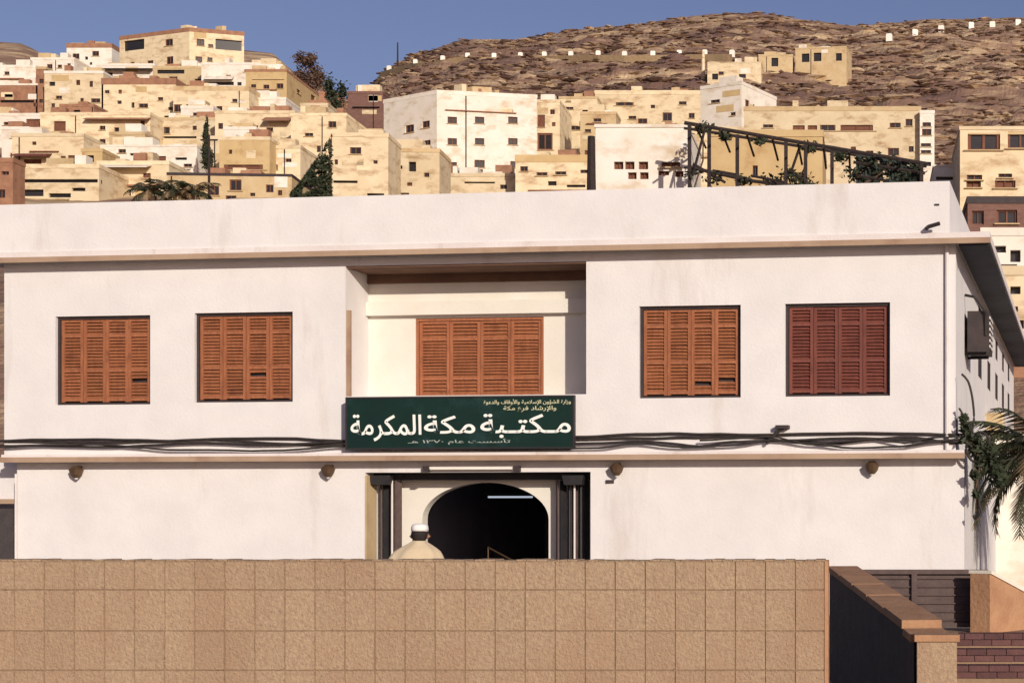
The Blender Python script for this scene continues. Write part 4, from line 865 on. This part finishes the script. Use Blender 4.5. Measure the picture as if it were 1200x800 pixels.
root = empty('right_wall', (Pp.x, 18.6, 0), 0, 'orange tan wall with a sloping top beside the metal gate', 'wall')
d = Vector((Pq.x - Pp.x, Pq.y - 18.6, 0)); nrm = Vector((-d.y, d.x, 0)).normalized() * .25
m = MB(); a0, a1 = Vector((0, 0, 0)), d
for (p, q, rr) in ((a0, a1, 0),):
    zA, zB = Pp.z - .04, Pq.z - .04
    V_ = [p, q, q + nrm, p + nrm]; m.v = [tuple(v) for v in V_] + [tuple(v + Vector((0, 0, z))) for v, z in zip(V_, (zA, zB, zB, zA))]
    m.f = [(0, 1, 5, 4), (1, 2, 6, 5), (2, 3, 7, 6), (3, 0, 4, 7), (4, 5, 6, 7)]
m.build('wall', 'coping', root)
m = MB(); e = nrm.normalized() * .02; V_ = [a0 - e, a1 - e, a1 + nrm + e, a0 + nrm + e]
m.v = [tuple(v + Vector((0, 0, z))) for v, z in zip(V_, (zA + .003, zB + .003, zB + .003, zA + .003))] + [tuple(v + Vector((0, 0, z))) for v, z in zip(V_, (zA + .04, zB + .04, zB + .04, zA + .04))]
m.f = [(3, 2, 1, 0), (4, 5, 6, 7), (0, 1, 5, 4), (1, 2, 6, 5), (2, 3, 7, 6), (3, 0, 4, 7)]; m.build('coping', 'house_white', root)

# ------------------------------------------------------------------ the person behind the wall, seen from the back
PY = 16.5; hp = at(491, 613, PY); px0 = at(489, 0, PY).x
pr = empty('person', (px0, PY, 0), R(6), 'person in a beige robe and white cap walking towards the doorway', 'person')
def loft(rings, n_=40, fold=0):                 # rings: (cx, cy, z, rx, ry[, power])
    m = MB()
    for k, (cx0, cy0, z, rx, ry) in enumerate(rings):
        for j in range(n_):
            t = 2 * math.pi * j / n_; c, s = math.cos(t), math.sin(t); f = 1 + .02 * math.sin(5 * t + z * 3) * (1 if z < 1.3 else 0)
            f += fold * .05 * math.sin(7 * t + 2 * math.sin(z * 6)) * (1 if z < 1.47 else .3)
            m.v.append((cx0 + rx * f * math.copysign(abs(c) ** .85, c), cy0 + ry * f * math.copysign(abs(s) ** .85, s), z))
    for k in range(len(rings) - 1):
        for j in range(n_): a = k * n_ + j; b = k * n_ + (j + 1) % n_; m.f.append((a, b, b + n_, a + n_))
    m.f += [tuple(range(n_ - 1, -1, -1)), tuple(range((len(rings) - 1) * n_, len(rings) * n_))]
    return m
HT = hp.z
# skin body: one continuous skinned figure
sk = bpy.data.meshes.new('body')
J = [(0, 0, .92), (0, .0, 1.12), (0, .02, 1.30), (0, .045, HT - .26), (0, .075, HT - .16), (0, .085, HT - .08),
     (.19, .02, 1.33), (.25, .05, 1.06), (.22, .16, .86), (.21, .20, .78), (-.19, .02, 1.33), (-.25, .03, 1.06), (-.25, -.0, .82), (-.25, .01, .74),
     (.10, 0, .88), (.11, .08, .48), (.11, .02, .09), (.11, .17, .04), (-.10, 0, .88), (-.10, .0, .48), (-.10, -.1, .1), (-.10, .05, .04)]
ED = [(0, 1), (1, 2), (2, 3), (3, 4), (4, 5), (2, 6), (6, 7), (7, 8), (8, 9), (2, 10), (10, 11), (11, 12), (12, 13), (0, 14), (14, 15), (15, 16), (16, 17), (0, 18), (18, 19), (19, 20), (20, 21)]
RA = [.15, .14, .12, .05, .068, .06, .062, .045, .034, .03, .062, .045, .034, .03, .085, .06, .04, .035, .085, .06, .04, .035]
sk.from_pydata(J, ED, []); sk.update()
bo = bpy.data.objects.new('body', sk); COL.objects.link(bo)
md = bo.modifiers.new('skin', 'SKIN'); md.use_smooth_shade = True
for k, v in enumerate(sk.skin_vertices[0].data): v.radius = (RA[k], RA[k] * (1.0 if k not in (4, 5) else 1.1)); v.use_root = (k == 0)
sb = bo.modifiers.new('sub', 'SUBSURF'); sb.levels = 2; sb.render_levels = 2
dg = bpy.context.evaluated_depsgraph_get(); me = bpy.data.meshes.new_from_object(bo.evaluated_get(dg)); bpy.data.objects.remove(bo)
me.materials.clear(); me.materials.append(M['skin']); link('body', me, pr)
m = MB()                                # face and ears, on the far side
hc = Vector((0, .085, HT - .115))
m = loft([(0, .03, .03, .30, .24), (0, .02, .35, .29, .23), (-.01, .01, .75, .275, .215), (-.015, .0, 1.0, .28, .20), (-.015, .0, 1.15, .285, .19), (-.015, .003, 1.24, .275, .185), (-.012, .006, 1.30, .262, .172),
          (-.008, .01, 1.345, .240, .155), (-.003, .015, 1.385, .212, .135), (.002, .025, 1.415, .172, .118), (.006, .035, 1.44, .132, .10), (.008, .045, 1.462, .095, .085), (.01, .05, 1.48, .07, .074), (.01, .05, 1.487, .062, .066)], 48, 1)
rb = m.build('robe', 'robe', pr, True)
for s in (-1, 1):                       # sleeves
    mm = MB(); x = .235 * s; mm.tube([(x * .70, .0, 1.25), (x * 1.03, .02, 1.12), (x * 1.16, .05, .98), (x * 1.1, .09 if s > 0 else .0, .84)], [.085, .085, .08, .085], 12); mm.build('sleeve', 'robe', pr, True)
    mm = MB(); mm.tube([(.012 + s * .068, .09, HT - .145), (.012 + s * .084, .085, HT - .12), (.012 + s * .08, .085, HT - .095)], [.011, .02, .012], 8); mm.build('ear', 'skin', pr, True)
    hx = .21 if s > 0 else -.25; hy = .20 if s > 0 else .01
    for f in range(4):
        mm = MB(); mm.tube([(hx, hy + (f - 1.5) * .02, .79), (hx, hy + (f - 1.5) * .022 + .01, .71), (hx - s * .015, hy + (f - 1.5) * .022 + .02, .665 + abs(f - 1.4) * .008)], [.011, .0095, .007], 6); mm.build('finger', 'skin', pr, True)
    mm = MB(); mm.tube([(hx - s * .01, hy + .03, .80), (hx - s * .02, hy + .06, .755), (hx - s * .02, hy + .07, .72)], [.012, .011, .008], 6); mm.build('thumb', 'skin', pr, True)
    mm = MB(); mm.tube([(s * .04 + 0, .165, HT - .10), (s * .04, .172, HT - .10)], [.016, .01], 8); mm.build('eye', 'frame_dark', pr)
mm = MB(); mm.tube([(0, .165, HT - .10), (0, .195, HT - .135), (0, .17, HT - .145)], [.01, .016, .012], 8); mm.build('nose', 'skin', pr, True)
mm = MB(); mm.tube([(-.025, .168, HT - .175), (0, .175, HT - .175), (.025, .168, HT - .175)], [.005, .008, .005], 6); mm.build('mouth', 'coping', pr, True)
hx = .012
loft([(hx, .06, HT - .17, .055, .055), (hx, .062, HT - .145, .068, .07), (hx, .066, HT - .10, .077, .083), (hx, .07, HT - .06, .076, .083)]).build('hair', 'hair', pr, True)
loft([(hx, .08, HT - .078, .080, .094), (hx, .08, HT - .05, .082, .096), (hx, .08, HT - .022, .077, .09), (hx, .08, HT - .006, .058, .068), (hx, .08, HT, .02, .03)]).build('cap', 'cap', pr, True)
